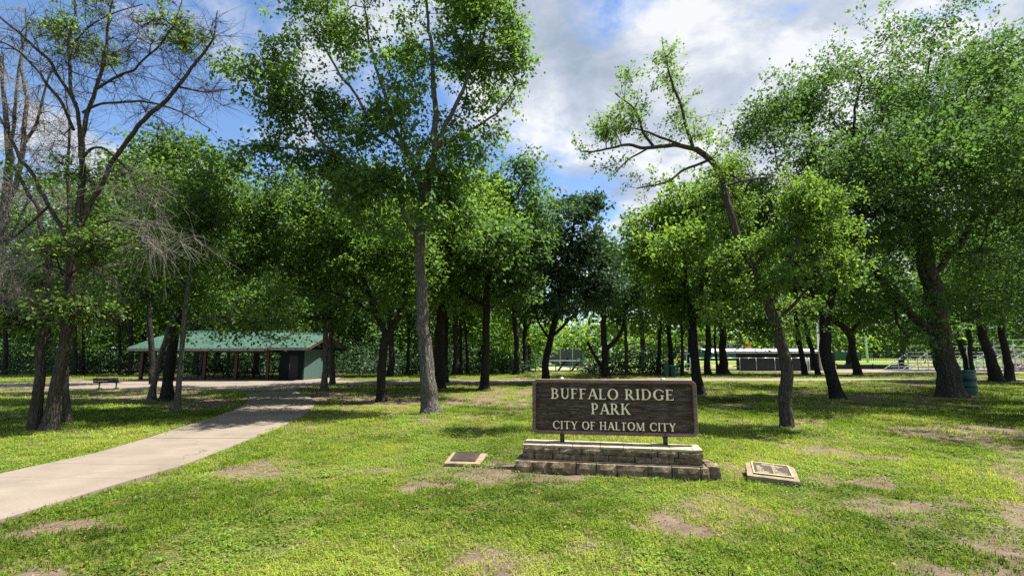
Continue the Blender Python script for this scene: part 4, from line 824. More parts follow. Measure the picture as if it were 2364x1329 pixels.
for px_ in (.437, 1.905):
    MB().tube([(px_, .035, -.02), (px_, .035, ZB + .02)], .033, 16).tube([(px_, .125, ZB - .012), (px_, .125, ZB + SH - .02)], .03, 12).box((px_, .08, ZB - .012), (.07, .15, .016)).build('post', steel_brown, sign, True)
    b = MB(); b.lathe([(.001, .028), (.022, .024), (.036, .012), (.040, .002), (.040, -.004)], (px_, .045, ZB + SH + .003), 16); b.build('bolt_cap', bolt_m, sign, True)
    MB().tube([(px_ - .002, -.024, ZB + .026), (px_ - .002, -.016, ZB + .026)], .016, 6).build('bolt', steel_brown, sign)
# letters
letter_m = simple('cream_letter_paint', (.86, .77, .54), .65, var=.16, scale=14, bump=.3)
Tk, Tn, SF = .145, .062, .072
def stem(x, w=Tk, y0=0., y1=1., s=SF, bot=True, top=True):
    P = []
    if bot: P += [((x - s, y0), (x + w + s, y0)), ((x - s, y0 + .04), (x + w + s, y0 + .04)), ((x, y0 + .10), (x + w, y0 + .10))]
    else: P += [((x, y0), (x + w, y0))]
    if top: P += [((x, y1 - .10), (x + w, y1 - .10)), ((x - s, y1 - .04), (x + w + s, y1 - .04)), ((x - s, y1), (x + w + s, y1))]
    else: P += [((x, y1), (x + w, y1))]
    return P
def hbar(x0, x1, y, h=Tn, fl=0., fr=0.):
    P = []
    if fl: P += [((x0, y + h if fl < 0 else y + h + fl), (x0, y if fl > 0 else y + fl)), ((x0 + .05, y + h), (x0 + .05, y))]
    else: P += [((x0, y + h), (x0, y))]
    if fr: P += [((x1 - .06, y + h), (x1 - .06, y)), ((x1, y + h + max(fr, 0)), (x1, y + min(fr, 0)))]
    else: P += [((x1, y + h), (x1, y))]
    return P
def diag(x0, y0, x1, y1, w): return [((x0 - w / 2, y0), (x0 + w / 2, y0)), ((x1 - w / 2, y1), (x1 + w / 2, y1))]
def ser(x, y, w=.26, h=.045): return [((x - w / 2, y), (x + w / 2, y)), ((x - w / 2, y + h), (x + w / 2, y + h))]
def arc(cx, cy_, rx, ry, a0, a1, T=Tk, t=Tn, n=16):
    P = []
    for i in range(n + 1):
        a = math.radians(a0 + (a1 - a0) * i / n); P.append(((cx + rx * math.cos(a), cy_ + ry * math.sin(a)), (cx + (rx - T) * math.cos(a), cy_ + (ry - t) * math.sin(a))))
    return P
GL = {
 'B': ([stem(.08), hbar(.2, .34, .925), hbar(.2, .36, .475), hbar(.2, .36, 0), arc(.33, .76, .25, .24, -90, 90), arc(.35, .275, .30, .275, -90, 90)], .72),
 'U': ([stem(.08, y0=.36, bot=False), stem(.60, Tn, y0=.36, bot=False), arc(.378, .36, .298, .375, 180, 360, .13, .09)], .76),
 'F': ([stem(.08), hbar(.2, .56, .925, fr=-.12), hbar(.2, .46, .48, fr=.05)], .62),
 'A': ([diag(.10, 0, .40, 1, .085), diag(.72, 0, .42, 1, .18), hbar(.22, .62, .30), ser(.09, 0, .24), ser(.72, 0, .30)], .80),
 'L': ([stem(.08), hbar(.2, .58, 0, fr=.16)], .62),
 'O': ([arc(.46, .5, .44, .52, 0, 360, .17, .075, 36)], .92),
 'R': ([stem(.08), hbar(.2, .34, .925), hbar(.2, .40, .46), arc(.33, .73, .26, .27, -90, 90), diag(.68, 0, .36, .48, .19), ser(.72, 0, .24)], .80),
 'I': ([stem(.08)], .34),
 'D': ([stem(.08), hbar(.2, .36, .925), hbar(.2, .36, 0), arc(.34, .5, .44, .5, -90, 90)], .84),
 'G': ([arc(.48, .5, .46, .52, 48, 322, .17, .075, 30), stem(.66, .14, y0=.06, y1=.46, bot=False), ser(.80, .70, .07, .20)], .90),
 'E': ([stem(.08), hbar(.2, .58, .925, fr=-.12), hbar(.2, .48, .48, fr=.05), hbar(.2, .62, 0, fr=.14)], .68),
 'P': ([stem(.08), hbar(.2, .34, .925), hbar(.2, .36, .42), arc(.33, .71, .27, .29, -90, 90)], .66),
 'K': ([stem(.08), diag(.22, .42, .62, 1, .085), diag(.70, 0, .36, .60, .19), ser(.66, .955, .22), ser(.72, 0, .26)], .80),
 'C': ([arc(.48, .5, .46, .52, 48, 312, .17, .075, 30), ser(.79, .68, .07, .22), ser(.79, .10, .05, .12)], .86),
 'T': ([stem(.29, top=False), hbar(.0, .74, .925, fl=-.13, fr=-.13)], .76),
 'Y': ([stem(.32, y1=.48, top=False), diag(.40, .44, .12, 1, .18), diag(.40, .44, .68, 1, .085), ser(.12, .955, .28), ser(.68, .955, .22)], .80),
 'H': ([stem(.08), stem(.60), hbar(.2, .62, .47)], .86),
 'M': ([stem(.10, Tn, top=False), stem(.80, top=False), diag(.50, .06, .16, 1, .17), diag(.50, .06, .86, 1, .085), ser(.12, .955, .20), ser(.88, .955, .24)], 1.08),
 # the T of HALTOM has lost its left arm
 'Z': ([stem(.22, top=False), hbar(.06, .60, .925, fl=-.06, fr=-.12)], .64)}
def strip_solid(mb, pairs, sx, ox, oz, y0, y1, inset=.0):
    n = len(pairs); V = []
    for a, b in pairs:
        for p in (a, b): V.append((ox + p[0] * sx, y0, oz + p[1] * sx)); 
    for a, b in pairs:
        for p in (a, b): V.append((ox + p[0] * sx, y1, oz + p[1] * sx))
    Fc = []
    for i in range(n - 1):
        a, b, c, d = 2 * i, 2 * i + 1, 2 * i + 3, 2 * i + 2; o = 2 * n
        Fc += [(a, b, c, d), (o + d, o + c, o + b, o + a), (a, d, o + d, o + a), (b, o + b, o + c, c)]
    Fc += [(0, 2 * n, 2 * n + 1, 1), (2 * n - 2, 2 * n - 1, 4 * n - 1, 4 * n - 2)]
    mb.add(V, Fc)
def text_line(s, u0, u1, vc, cap, sp=.10, space=.42):
    adv = sum(space if c == ' ' else GL[c][1] + sp for c in s) - sp; x0 = u0 * SW; wid = (u1 - u0) * SW; cx_ = wid / adv; x = 0
    z0 = ZB + SH * (1 - vc) - cap / 2
    for ci, c in enumerate(s):
        if c == ' ': x += space; continue
        mb = MB(); rt = random.Random(ci * 3 + len(s)); dy = rt.uniform(-.002, .002)
        for q, st in enumerate(GL[c][0]):
            st2 = [((p[0] * cx_ / cap, p[1]), (r[0] * cx_ / cap, r[1])) for p, r in st]
            strip_solid(mb, st2, cap, 0, 0, -.010 - .0005 * q + dy, .022)
        o = mb.build('letter', letter_m, sign); o.location = (x0 + x * cx_, 0, z0 + rt.uniform(-.002, .002)); o.rotation_euler = (0, rt.uniform(-.012, .012), 0); x += GL[c][1] + sp
text_line('BUFFALO RIDGE', .118, .868, .262, .150)
text_line('PARK', .367, .605, .527, .155)
text_line('CITY OF HALZOM CITY', .128, .872, .835, .112)

# ------------------------------------------------------------------ PLAQUES
brass = simple('pale_brass_rim', (.52, .45, .26), .5, .35, .2, 30); bronze = simple('aged_bronze_plate', (.085, .065, .055), .5, .4, .35, 25); letbrass = simple('worn_raised_lettering', (.42, .36, .23), .5, .3)
def hit(px, py, p0, nrm):
    u = (px - CX) / F_PX; v = (CY - py) / F_PX
    d = Vector((u, math.cos(TH) - v * math.sin(TH), math.sin(TH) + v * math.cos(TH))); o = Vector((0, 0, CAM_H)); return o + d * ((p0 - o).dot(nrm) / d.dot(nrm))
def plaque(label, corners, zs, plate, thick, lines, rimm, platem, seed, name='plaque'):
    P = [gp(c[0], c[1], z) for c, z in zip(corners, zs)]      # back left, back right, front right, front left
    nrm = (P[1] - P[0]).cross(P[3] - P[0]).normalized(); nrm = nrm if nrm.z > 0 else -nrm; p0 = P[0]
    P[2] = hit(*corners[2], p0, nrm); c = sum(P, Vector()) / 4; c.z = 0
    root = empty(name, c, label, 'plaque', 'bronze plaques beside the sign')
    n = 8; V = []; Fc = []
    for j in range(n + 1):
        for i in range(n + 1):
            u, v = i / n, j / n; q = P[0].lerp(P[1], u).lerp(P[3].lerp(P[2], u), v); ed = 1 if i in (0, n) or j in (0, n) else 0
            k = (float(fbm(np.array([u * 5 + seed]), np.array([v * 5.]), s=seed, o=2)[0]) - .5) * .05
            q = q + (q - (c + Vector((0, 0, q.z)))) * k * ed * .9; V.append(tuple(q - c - nrm * (.006 * ed + abs(k) * .04)))
    ring = [i for i in range(n + 1)] + [(n + 1) * j + n for j in range(1, n + 1)] + [(n + 1) * n + i for i in range(n - 1, -1, -1)] + [(n + 1) * j for j in range(n - 1, 0, -1)]
    Fc = [(j * (n + 1) + i, (j + 1) * (n + 1) + i, (j + 1) * (n + 1) + i + 1, j * (n + 1) + i + 1) for j in range(n) for i in range(n)]
    b = len(V); rj = random.Random(seed)
    for lv, (dz, sh) in enumerate(((.35, 1.02), (.7, .98), (1, .93))):
        for r in ring:
            q = Vector(V[r]); V.append((q.x * (sh + rj.uniform(-.02, .02)), q.y * (sh + rj.uniform(-.02, .02)), q.z - thick * dz))
    prev = ring; m2 = len(ring)
    for lv in range(3):
        cur = [b + lv * m2 + k for k in range(m2)]; Fc += [(prev[k], prev[(k + 1) % m2], cur[(k + 1) % m2], cur[k]) for k in range(m2)]; prev = cur
    MB().add(V, Fc).build('slab', slab_m, root)
    R = [hit(*q, p0, nrm) - c for q in plate]
    def bl(u, v): return R[0].lerp(R[1], u).lerp(R[3].lerp(R[2], u), v)
    def pl(u0, v0, u1, v1, h0, h1, mb): mb.add([tuple(bl(a, d) + nrm * h) for h in (h0, h1) for a, d in ((u0, v0), (u1, v0), (u1, v1), (u0, v1))], [(0, 1, 2, 3), (7, 6, 5, 4), (0, 4, 5, 1), (1, 5, 6, 2), (2, 6, 7, 3), (3, 7, 4, 0)])
    mb = MB(); pl(0, 0, 1, 1, -.006, .012, mb); pt = mb.build('plate', platem, root); w = .045
    mb = MB(); pl(0, 0, 1, w, .0125, .018, mb); pl(0, 1 - w * 1.3, 1, 1, .0125, .018, mb); pl(0, w + .001, w * .8, 1 - w * 1.3 - .001, .0125, .018, mb); pl(1 - w * .8, w + .001, 1, 1 - w * 1.3 - .001, .0125, .018, mb); mb.build('rim', rimm, pt)
    mb = MB(); rr_ = random.Random(seed + 3)
    for (u0, u1, v, h) in lines:
        u = u0
        while u < u1:
            l = rr_.uniform(.015, .05); pl(u, v, min(u + l, u1), v + h, .0125, .0155, mb); u += l + .008
    mb.build('raised_lines', letbrass if rimm is brass else rimm, pt); return root
def slabm():
    m, nt, out = new_mat('sandstone_slab'); v = n_obj(nt, world_space=True); a = n_noise(nt, 7, 6, .6, v); b = n_noise(nt, 50, 4, .7, v)
    c = n_ramp(nt, a, [(.3, (.16, .12, .08)), (.55, (.27, .215, .14)), (.72, (.34, .20, .065))]); bsdf(nt, out, n_mix(nt, n_ramp(nt, b, [(.35, .5), (.5, 0.0)]), c, (.2, .15, .1)), .9, 0, n_bump(nt, b, .7, .01), .2); return m
slab_m = slabm()
plaque('dark bronze plaque set in a small sandstone slab left of the stone base', [(1045, 1042.5), (1125, 1045), (1106, 1069), (1025, 1067.5)], [.085, .085, .045, .045], [(1053, 1044.7), (1110.6, 1045), (1097, 1065), (1039.5, 1063.6)], .06,
       [(.12, .88, .12, .04), (.2, .8, .24, .03), (.15, .85, .36, .03), (.15, .8, .48, .03), (.3, .6, .58, .03), (.2, .8, .70, .03), (.15, .85, .82, .03)], steel_brown, bronze, 4)
plaque('bronze plaque with a pale rim on the tilted sandstone slab right of the stone base', [(1721, 1065.6), (1832.5, 1076), (1848.5, 1111), (1726, 1095)], [.13, .115, .055, .075], [(1733.5, 1066.8), (1820.4, 1076.7), (1833.6, 1104), (1739.6, 1093)], .08,
       [(.30, .62, .10, .05), (.26, .7, .18, .05), (.12, .22, .30, .10), (.12, .28, .44, .06), (.12, .24, .54, .06), (.12, .3, .64, .05), (.12, .42, .76, .05), (.12, .40, .85, .04), (.52, .72, .30, .05), (.52, .62, .40, .08), (.52, .66, .54, .05), (.52, .74, .64, .05), (.52, .86, .76, .05), (.52, .8, .86, .04), (.5, .82, .22, .04)], brass, bronze, 9)
# stick on the bare soil between plaque and base
s0, s1 = gp(1113, 1077, .02), gp(1186, 1071, .02)
tag(MB().tube([s0 - s0, (s1 - s0) * .5 + Vector((0, .01, .012)), s1 - s0], [.007, .006, .004], 6).build('fallen_stick', deadtwig_m, None, True, s0), 'thin pale stick lying between the left plaque and the stone base', 'stick')

# ------------------------------------------------------------------ BARRELS
green_p = simple('dark_teal_green_paint', (.010, .060, .052), .38, .2, .35, 5, .2, 20)
def barrel(px, py, r, h, label):
    p = gp(px, py); p.y += r; root = empty('litter_barrel', (p.x, p.y, 0), label, 'litter barrel', 'green steel litter barrels')
    pr = [(r * .96, -.03), (r * .99, .0), (r, .02)]
    for k in range(1, 12):
        z = h * .32 * k / 11; pr.append((r - .006 + .006 * math.cos(k * 2.6), z))
    for zc in (h * .345, h * .665): pr += [(r, zc - .03), (r + .022, zc - .008), (r + .022, zc + .008), (r, zc + .03)]
    pr += [(r, h * .93), (r + .004, h - .02)]
    MB().lathe([(r * .90, .012)] + pr, n=36).lathe([(r - .012, h - .01), (r - .012, .05), (.001, .045)], n=36).build('drum', green_p, root, True)
    MB().lathe([(r - .014, h - .012), (r - .006, h + .008), (r + .012, h + .008), (r + .016, h - .006), (r + .006, h - .02)], n=36).build('rim', simple('worn_green_rim', (.05, .16, .14), .5, .2), root, True); return root
barrel(2250, 911, .385, .955, 'big ribbed dark green barrel standing right behind the stout elm')
barrel(1557, 870, .35, .80, 'small far green barrel beyond the path, above the right end of the sign')
p = gp(1538, 870); r = empty('bin_post', (p.x, p.y, 0), 'narrow green steel box post standing just left of the far barrel', 'post')
MB().box((0, 0, .46), (.30, .28, .98)).build('body', green_p, r); MB().box((0, 0, .965), (.34, .32, .03)).build('lid', green_p, r); MB().tube([(-.02, -.02, .98), (-.02, -.02, 1.10), (.08, -.02, 1.10)], .015, 6).build('handle', bolt_m, r)

# ------------------------------------------------------------------ BENCH
blk = simple('black_coated_steel', (.012, .012, .013), .5, .3)
p = gp(248, 897.5); bench = empty('park_bench', (p.x, p.y, 0), 'black slatted park bench seen from behind at the edge of the plaza', 'bench', None, math.radians(7)); bs = .66
for k in range(3): MB().box((0, (-.26 - k * .02) * bs, (.50 + k * .115) * bs), (1.62 * bs, .03 * bs, .10 * bs), rx=-.15).build('back_slat', blk, bench)
for k in range(4): MB().box((0, (-.16 + k * .12) * bs, .44 * bs), (1.62 * bs, .10 * bs, .03 * bs)).build('seat_slat', blk, bench)
for sx in (-.55, .55):
    MB().tube([(sx * bs, -.33 * bs, .80 * bs), (sx * bs, -.24 * bs, .47 * bs), (sx * bs, -.12 * bs, .42 * bs), (sx * bs, .26 * bs, .42 * bs), (sx * bs, .36 * bs, .46 * bs)], .026 * bs, 8).tube([(sx * bs, 0, .42 * bs), (sx * bs, 0, -.05)], .04 * bs, 8).box((sx * bs, 0, .03), (.09 * bs, .5 * bs, .04)).build('leg', blk, bench)
    MB().tube([(sx * bs, -.25 * bs, .6 * bs), (sx * bs, .2 * bs, .62 * bs), (sx * bs, .24 * bs, .44 * bs)], .02 * bs, 8).build('armrest', blk, bench)

# ------------------------------------------------------------------ PAVILION
def roofm():
    m, nt, out = new_mat('weathered_green_metal_roof'); v = n_obj(nt, world_space=True); a = n_noise(nt, 1.3, 5, .6, v); b = n_noise(nt, 12, 5, .7, v)
    c = n_ramp(nt, a, [(.3, (.060, .125, .098)), (.7, (.115, .200, .160))]); c = n_mix(nt, n_ramp(nt, b, [(.35, .45), (.55, 0.0)]), c, (.09, .19, .16))
    bsdf(nt, out, c, .42, .35, n_bump(nt, b, .2, .01), .4); return m
roof_m = roofm(); red_p = simple('shaded_red_post_paint', (.045, .005, .006), .5, 0, .25, 8); fascia_m = simple('brown_fascia', (.06, .038, .030), .7)  # red post paint darkened to hold the shade under the roof
trim_m = simple('pale_roof_trim', (.24, .215, .19), .5, .2)
pav = empty('picnic_pavilion', (-17.4, 31, 0), 'long open picnic pavilion with a pale green metal roof on red posts', 'pavilion'); po = Vector((-17.4, 31, 0))
def gable_roof(par, x0, x1, yf, yb, ze, zr, pw=.47, th=.03, o=Vector((0, 0, 0)), left_open=0.):
    ym = (yf + yb) / 2; n = max(1, round((x1 - x0) / pw)); w = (x1 - x0) / n
    for side, ya in ((0, yf), (1, yb)):
        for k in range(n):
            a = x0 + k * w; b = a + w - .004; mb = MB(); e0 = Vector((0, ya, ze)); e1 = Vector((0, ym, zr)); d = (e1 - e0).normalized(); up = Vector((0, -d.z, d.y)) if side == 0 else Vector((0, -d.z, d.y)) * 1
            if up.z < 0: up = -up
            def pt(x, e, h): return tuple(Vector((x, e.y, e.z)) + up * h - o)
            mb.add([pt(a, e0, 0), pt(b, e0, 0), pt(b, e1, 0), pt(a, e1, 0), pt(a, e0, th), pt(b, e0, th), pt(b, e1, th), pt(a, e1, th)], [(3, 2, 1, 0), (4, 5, 6, 7), (0, 1, 5, 4), (1, 2, 6, 5), (2, 3, 7, 6), (3, 0, 4, 7)])
            for xa in (a + .01, a + w * .5):
                mb.add([pt(xa, e0, th), pt(xa + .035, e0, th), pt(xa + .035, e1, th), pt(xa, e1, th), pt(xa + .006, e0, th + .055), pt(xa + .029, e0, th + .055), pt(xa + .029, e1, th + .055), pt(xa + .006, e1, th + .055)], [(4, 5, 6, 7), (0, 1, 5, 4), (1, 2, 6, 5), (3, 0, 4, 7), (2, 3, 7, 6)])
            mb.build('roof_panel', roof_m, par)
    MB().tube([Vector((x0, ym, zr + .06)) - o, Vector((x1, ym, zr + .06)) - o], .07, 6).build('ridge_cap', roof_m, par)
    for xs in (x0 - .03, x1 + .03):
        for ya in (yf, yb): MB().bar(Vector((xs, ya, ze - .05)) - o, Vector((xs, ym, zr - .05)) - o, .05, .16).build('rake_board', fascia_m if xs > x0 else trim_m, par)
    for ya in (yf, yb): MB().box(Vector(((x0 + x1) / 2, ya, ze - .06)) - o, (x1 - x0, .04, .13)).build('fascia', trim_m if ya == yf else fascia_m, par)
gable_roof(pav, -22.9, -14.75, 29.9, 37.5, 1.92, 3.02, o=po)
MB().box(Vector((-18.8, 33.7, .0)) - po, (8.6, 6.6, .10)).build('floor_slab', concrete, pav)
for y_ in (30.7, 36.6):
    for k in range(5):
        x_ = -22.55 + k * 1.92
        MB().box(Vector((x_, y_, .93)) - po, (.16, .16, 1.78)).build('post', red_p if y_ < 33 else blk, pav)
        if k < 4: MB().box(Vector((x_ + .96, y_, 1.78)) - po, (1.76, .10, .14)).build('beam', fascia_m, pav)
for k in range(5): MB().box(Vector((-22.55 + k * 1.92, 33.7, 1.86)) - po, (.08, 7.0, .12)).bar(Vector((-22.55 + k * 1.92, 33.7, 1.9)) - po, Vector((-22.55 + k * 1.92, 33.7, 2.9)) - po, .08).build('truss', fascia_m, pav)
# toilet block adjoining the pavilion
shaded_green = simple('shaded_green_wall_panel', (.006, .013, .013), .7, 0, .35, 5); panel_l = simple('faded_green_board', (.07, .115, .105), .8, 0, .45, 14, .5, 40)  # wall green near black, with the front's shade put into it
tb = empty('pavilion_annex', (-13.5, 31, 0), 'small green gabled hut joined to the right end of the pavilion', 'hut'); to = Vector((-13.5, 31, 0))
gable_roof(tb, -14.62, -12.24, 30.2, 37.2, 1.96, 2.88, o=to)
MB().box(Vector((-13.6, 31.1, .95)) - to, (1.42, .12, 1.98)).build('front_wall', shaded_green, tb)
MB().box(Vector((-13.6, 36.3, .95)) - to, (1.42, .12, 1.98)).box(Vector((-14.25, 33.7, .95)) - to, (.12, 5.0, 1.98)).build('back_wall', shaded_green, tb)
MB().box(Vector((-13.45, 31.035, .75)) - to, (.55, .03, 1.5)).build('door', blk, tb); MB().box(Vector((-13.66, 31.0, .85)) - to, (.03, .03, .30)).build('door_handle', trim_m, tb)
for k in range(17):
    ya = 31.18 + k * .30; MB().box(Vector((-12.90, ya + .145, .93)) - to, (.10, .285, 1.94)).build('wall_board', panel_l, tb)
MB().add([tuple(Vector(q) - to) for q in ((-12.93, 30.9, 1.95), (-12.93, 36.5, 1.95), (-12.93, 33.7, 2.75), (-12.86, 30.9, 1.95), (-12.86, 36.5, 1.95), (-12.86, 33.7, 2.75))], [(0, 2, 1), (3, 4, 5), (0, 1, 4, 3), (1, 2, 5, 4), (2, 0, 3, 5)]).build('gable_board', shaded_green, tb)
for yy_ in (32.4, 33.3, 34.1, 35.0): MB().box(Vector((-12.84, yy_, 2.18)) - to, (.04, .10, .34)).build('gable_bracket', trim_m, tb)
def picnic(x, y, label):
    t = empty('picnic_table', (x, y, .05), label, 'picnic table', 'picnic tables under the pavilion roof', random.Random(int(x * 10)).uniform(-.1, .1))
    for k in range(3): MB().box((0, -.22 + k * .22, .60), (1.5, .2, .04)).build('top_board', blk, t)
    for s in (-1, 1): MB().box((0, s * .58, .36), (1.5, .22, .04)).build('seat', blk, t)
    for s in (-.55, .55): MB().bar((s, -.2, .58), (s, -.6, 0), .06).bar((s, .2, .58), (s, .6, 0), .06).box((s, 0, .33), (.05, 1.2, .06)).build('leg_frame', blk, t)
picnic(-15.9, 35.2, 'right hand picnic table under the roof, nearest the hut'); picnic(-18.3, 34.2, 'middle picnic table under the pavilion roof'); picnic(-20.6, 34.6, 'left hand picnic table under the pavilion roof')

# ------------------------------------------------------------------ BALL PARK
white_m = simple('white_metal', (.68, .70, .70), .45, .2, .12); silver = simple('galvanised_steel', (.52, .54, .56), .42, .6, .15)
grey_scr = simple('dark_grey_windscreen', (.050, .056, .066), .8, 0, .15, 2); dk_wall = simple('charcoal_painted_wall', (.028, .030, .035), .8, 0, .25, 2)
def X(px, Y): return at(px, 840, Y).x
def Zp(py, Y): return at(1700, py, Y).z
# field
def sheet(name, label, pts, z, m):
    b = MB(); b.add([(q[0], q[1], z) for q in pts], [tuple(range(len(pts)))]); return tag(b.build(name, m), label, None, None, 'structure')
dirt_m = simple('orange_infield_dirt', (.42, .24, .10), .95, 0, .15, 1); turf_m = simple('ball_field_turf', (.10, .19, .035), .95, 0, .3, .8)
sheet('field_turf', 'bright mown ball field turf beyond the dugout', [(X(1560, 54), 54), (X(2150, 54), 54), (X(2350, 118), 118), (X(1200, 118), 118)], .008, turf_m)
sheet('infield_dirt', 'orange dirt of the ball field', [(X(1590, 60), 60), (X(2140, 62), 62), (X(2160, 74), 74), (X(1590, 72), 72)], .016, dirt_m)
sheet('warning_track', 'thin dirt strip below the outfield fence', [(X(1560, 100), 100), (X(2180, 100), 100), (X(2180, 106), 106), (X(1560, 106), 106)], .016, dirt_m)
# dugout
d0, d1 = X(1702, 48.5), X(1929, 48.5); dg = empty('dugout', ((d0 + d1) / 2, 48.6, 0), 'long low charcoal dugout with a white corrugated roof', 'dugout'); do = Vector(((d0 + d1) / 2, 48.6, 0))
MB().box(Vector(((d0 + d1) / 2, 48.6, .80)) - do, (d1 - d0, .2, 1.66)).build('front_wall', dk_wall, dg); MB().box(Vector((d1 + .02, 50.0, .80)) - do, (.2, 2.6, 1.66)).build('side_wall', dk_wall, dg)
r0, r1 = X(1647, 48.4), X(1915, 48.4); n = 24; w = (r1 - r0) / n
for k in range(n):
    a = r0 + k * w; MB().add([tuple(Vector(q) - do) for q in ((a, 48.2, 1.70), (a + w * .96, 48.2, 1.70), (a + w * .96, 51.6, 2.12), (a, 51.6, 2.12), (a, 48.2, 1.64), (a + w * .96, 48.2, 1.64), (a + w * .96, 51.6, 2.06), (a, 51.6, 2.06))], [(0, 1, 2, 3), (7, 6, 5, 4), (0, 4, 5, 1), (1, 5, 6, 2), (2, 6, 7, 3), (3, 7, 4, 0)]).build('roof_panel', white_m, dg)
MB().box(Vector(((r0 + r1) / 2, 48.16, 1.76)) - do, (r1 - r0, .04, .20)).build('roof_fascia', white_m, dg)
MB().tube([Vector((X(1640, 49), 49, 2.6)) - do, Vector((X(1642, 49), 49, 2.0)) - do, Vector((X(1650, 49), 49, 1.95)) - do], .04, 6).build('drain_pipe', white_m, dg)
# windscreen fence
fy = 46.3; zt = Zp(826, fy); fc = empty('screened_fence', (X(1700, fy), fy, 0), 'grey windscreen fence with galvanised posts in front of the dugout', 'fence'); fo = Vector((X(1700, fy), fy, 0))
ps = [1594, 1630, 1662, 1708, 1746, 1789, 1828, 1864]
for i, q in enumerate(ps):
    MB().tube([Vector((X(q, fy), fy, -.05)) - fo, Vector((X(q, fy), fy, zt + .03)) - fo], .07 if i == 0 else .035, 8).build('post', white_m if i == 0 else silver, fc, True)
    if i < len(ps) - 1:
        a, b = X(q, fy) + .04, X(ps[i + 1], fy) - .04
        MB().tube([Vector((a, fy, zt)) - fo, Vector((b, fy, zt)) - fo], .03, 6).build('top_rail', silver, fc, True)
        if i >= 3: MB().box(Vector(((a + b) / 2, fy + .04, zt / 2)) - fo, (b - a, .02, zt - .08)).build('windscreen', grey_scr, fc)
        else: MB().tube([Vector((a, fy, .45)) - fo, Vector((b, fy, .45)) - fo], .022, 6).build('mid_rail', silver, fc, True)
g_ = empty('fence_gate', (X(1866, 45.6), 45.6, 0), 'narrow open metal gate at the right end of the grey fence', 'gate'); go = Vector((X(1866, 45.6), 45.6, 0))
for q, yq in ((1861, 45.9), (1868, 45.0)): MB().tube([Vector((X(q, yq), yq, .02)) - go, Vector((X(q, yq), yq, zt + .06)) - go], .04, 8).build('gate_post', white_m, g_, True)
for z_ in (.08, .6, zt): MB().tube([Vector((X(1861, 45.9), 45.9, z_)) - go, Vector((X(1868, 45.0), 45.0, z_)) - go], .025, 6).build('gate_rail', silver, g_, True)
# ticket hut bits left of the gate opening
hx = X(1583, 49); hh_ = empty('gate_shelter', (hx, 49, 0), 'small pale framed shelter with a counter left of the white gate post', 'shelter'); ho = Vector((hx, 49, 0))
MB().box((0, 0, 1.62), (.95, .8, .08)).build('roof', silver, hh_)
for s in (-.4, 0, .4): MB().box((s, -.3, .8), (.06, .06, 1.58)).build('post', white_m, hh_)
MB().box((.05, -.3, .62), (.8, .3, .05)).build('counter', white_m, hh_); MB().box((-.2, .3, .8), (.3, .04, 1.5)).build('back_panel', dk_wall, hh_)
# light pole
lp = Vector((X(1895, 48.0), 47.9, 0)); pole = empty('light_pole', lp, 'tall tapering galvanised light pole rising into the trees beside the dugout', 'light pole')
MB().tube([(0, 0, -.05), (0, 0, 6), (0, 0, 17)], [.21, .17, .10], 14).build('shaft', white_m, pole, True); MB().tube([(0, 0, .0), (0, 0, .16)], .27, 14).build('base_collar', silver, pole)
MB().box((0, 0, 17), (2.4, .1, .1)).build('cross_arm', silver, pole)
for s in (-1, -.35, .35, 1): MB().box((s, -.15, 16.8), (.4, .3, .4)).build('floodlight', silver, pole)
for q, Yq, nm in ((2004, 92, 'slim distant light pole seen through the leaves over the outfield'),):
    o = Vector((X(q, Yq), Yq, 0)); pp = empty('light_pole', o, nm, 'light pole'); MB().tube([(0, 0, -.05), (0, 0, 14)], [.2, .12], 8).build('shaft', white_m, pp, True); MB().box((0, 0, 13.9), (2.2, .2, .3)).build('cross_arm', silver, pp)
# low barrier
by = 51.5; b0, b1 = X(1930, by), X(2097, by); br = empty('padded_barrier', ((b0 + b1) / 2, by, 0), 'low black padded barrier between the apron and the field', 'barrier'); bo_ = Vector(((b0 + b1) / 2, by, 0))
for k in range(4):
    a = b0 + (b1 - b0) * k / 4; MB().box(Vector((a + (b1 - b0) / 8, by, .27)) - bo_, ((b1 - b0) / 4 - .06, .12, .46)).build('pad', dk_wall, br); MB().tube([Vector((a, by - .1, -.05)) - bo_, Vector((a, by - .1, .60)) - bo_], .06, 8).build('post', blk, br)
# outfield fences
oy = 113; fg = simple('outfield_green_vinyl', (.035, .095, .060), .7, 0, .15, .5)
def panel_fence(name, label, px0, px1, n, mat, z1, postm):
    a0, a1 = X(px0, oy), X(px1, oy); f = empty(name, ((a0 + a1) / 2, oy, 0), label, 'fence'); o = Vector(((a0 + a1) / 2, oy, 0)); w = (a1 - a0) / n
    for k in range(n): MB().box(Vector((a0 + (k + .5) * w, oy, z1 / 2)) - o, (w - .05, .06, z1)).build('panel', mat, f)
    return f
panel_fence('outfield_fence', 'green vinyl outfield fence right of the dugout', 1926, 1988, 4, fg, Zp(811.5, oy), blk)
panel_fence('outfield_fence', 'green outfield fence seen through the gate opening', 1575, 1702, 6, fg, Zp(812.5, oy), blk)
a0, a1 = X(1989, oy), X(2185, oy); f = empty('picket_fence', ((a0 + a1) / 2, oy, 0), 'black tall picket fence along the right of the outfield', 'fence'); o = Vector(((a0 + a1) / 2, oy, 0))
for k in range(42):
    x_ = a0 + (a1 - a0) * k / 41; MB().tube([Vector((x_, oy, 0)) - o, Vector((x_, oy, 2.15 if k % 6 else 2.5)) - o], .05 if k % 6 else .09, 4).build('picket', blk, f)
for z_ in (1.1, 2.05): MB().box(Vector(((a0 + a1) / 2, oy + .08, z_)) - o, (a1 - a0, .05, .07)).build('rail', blk, f)
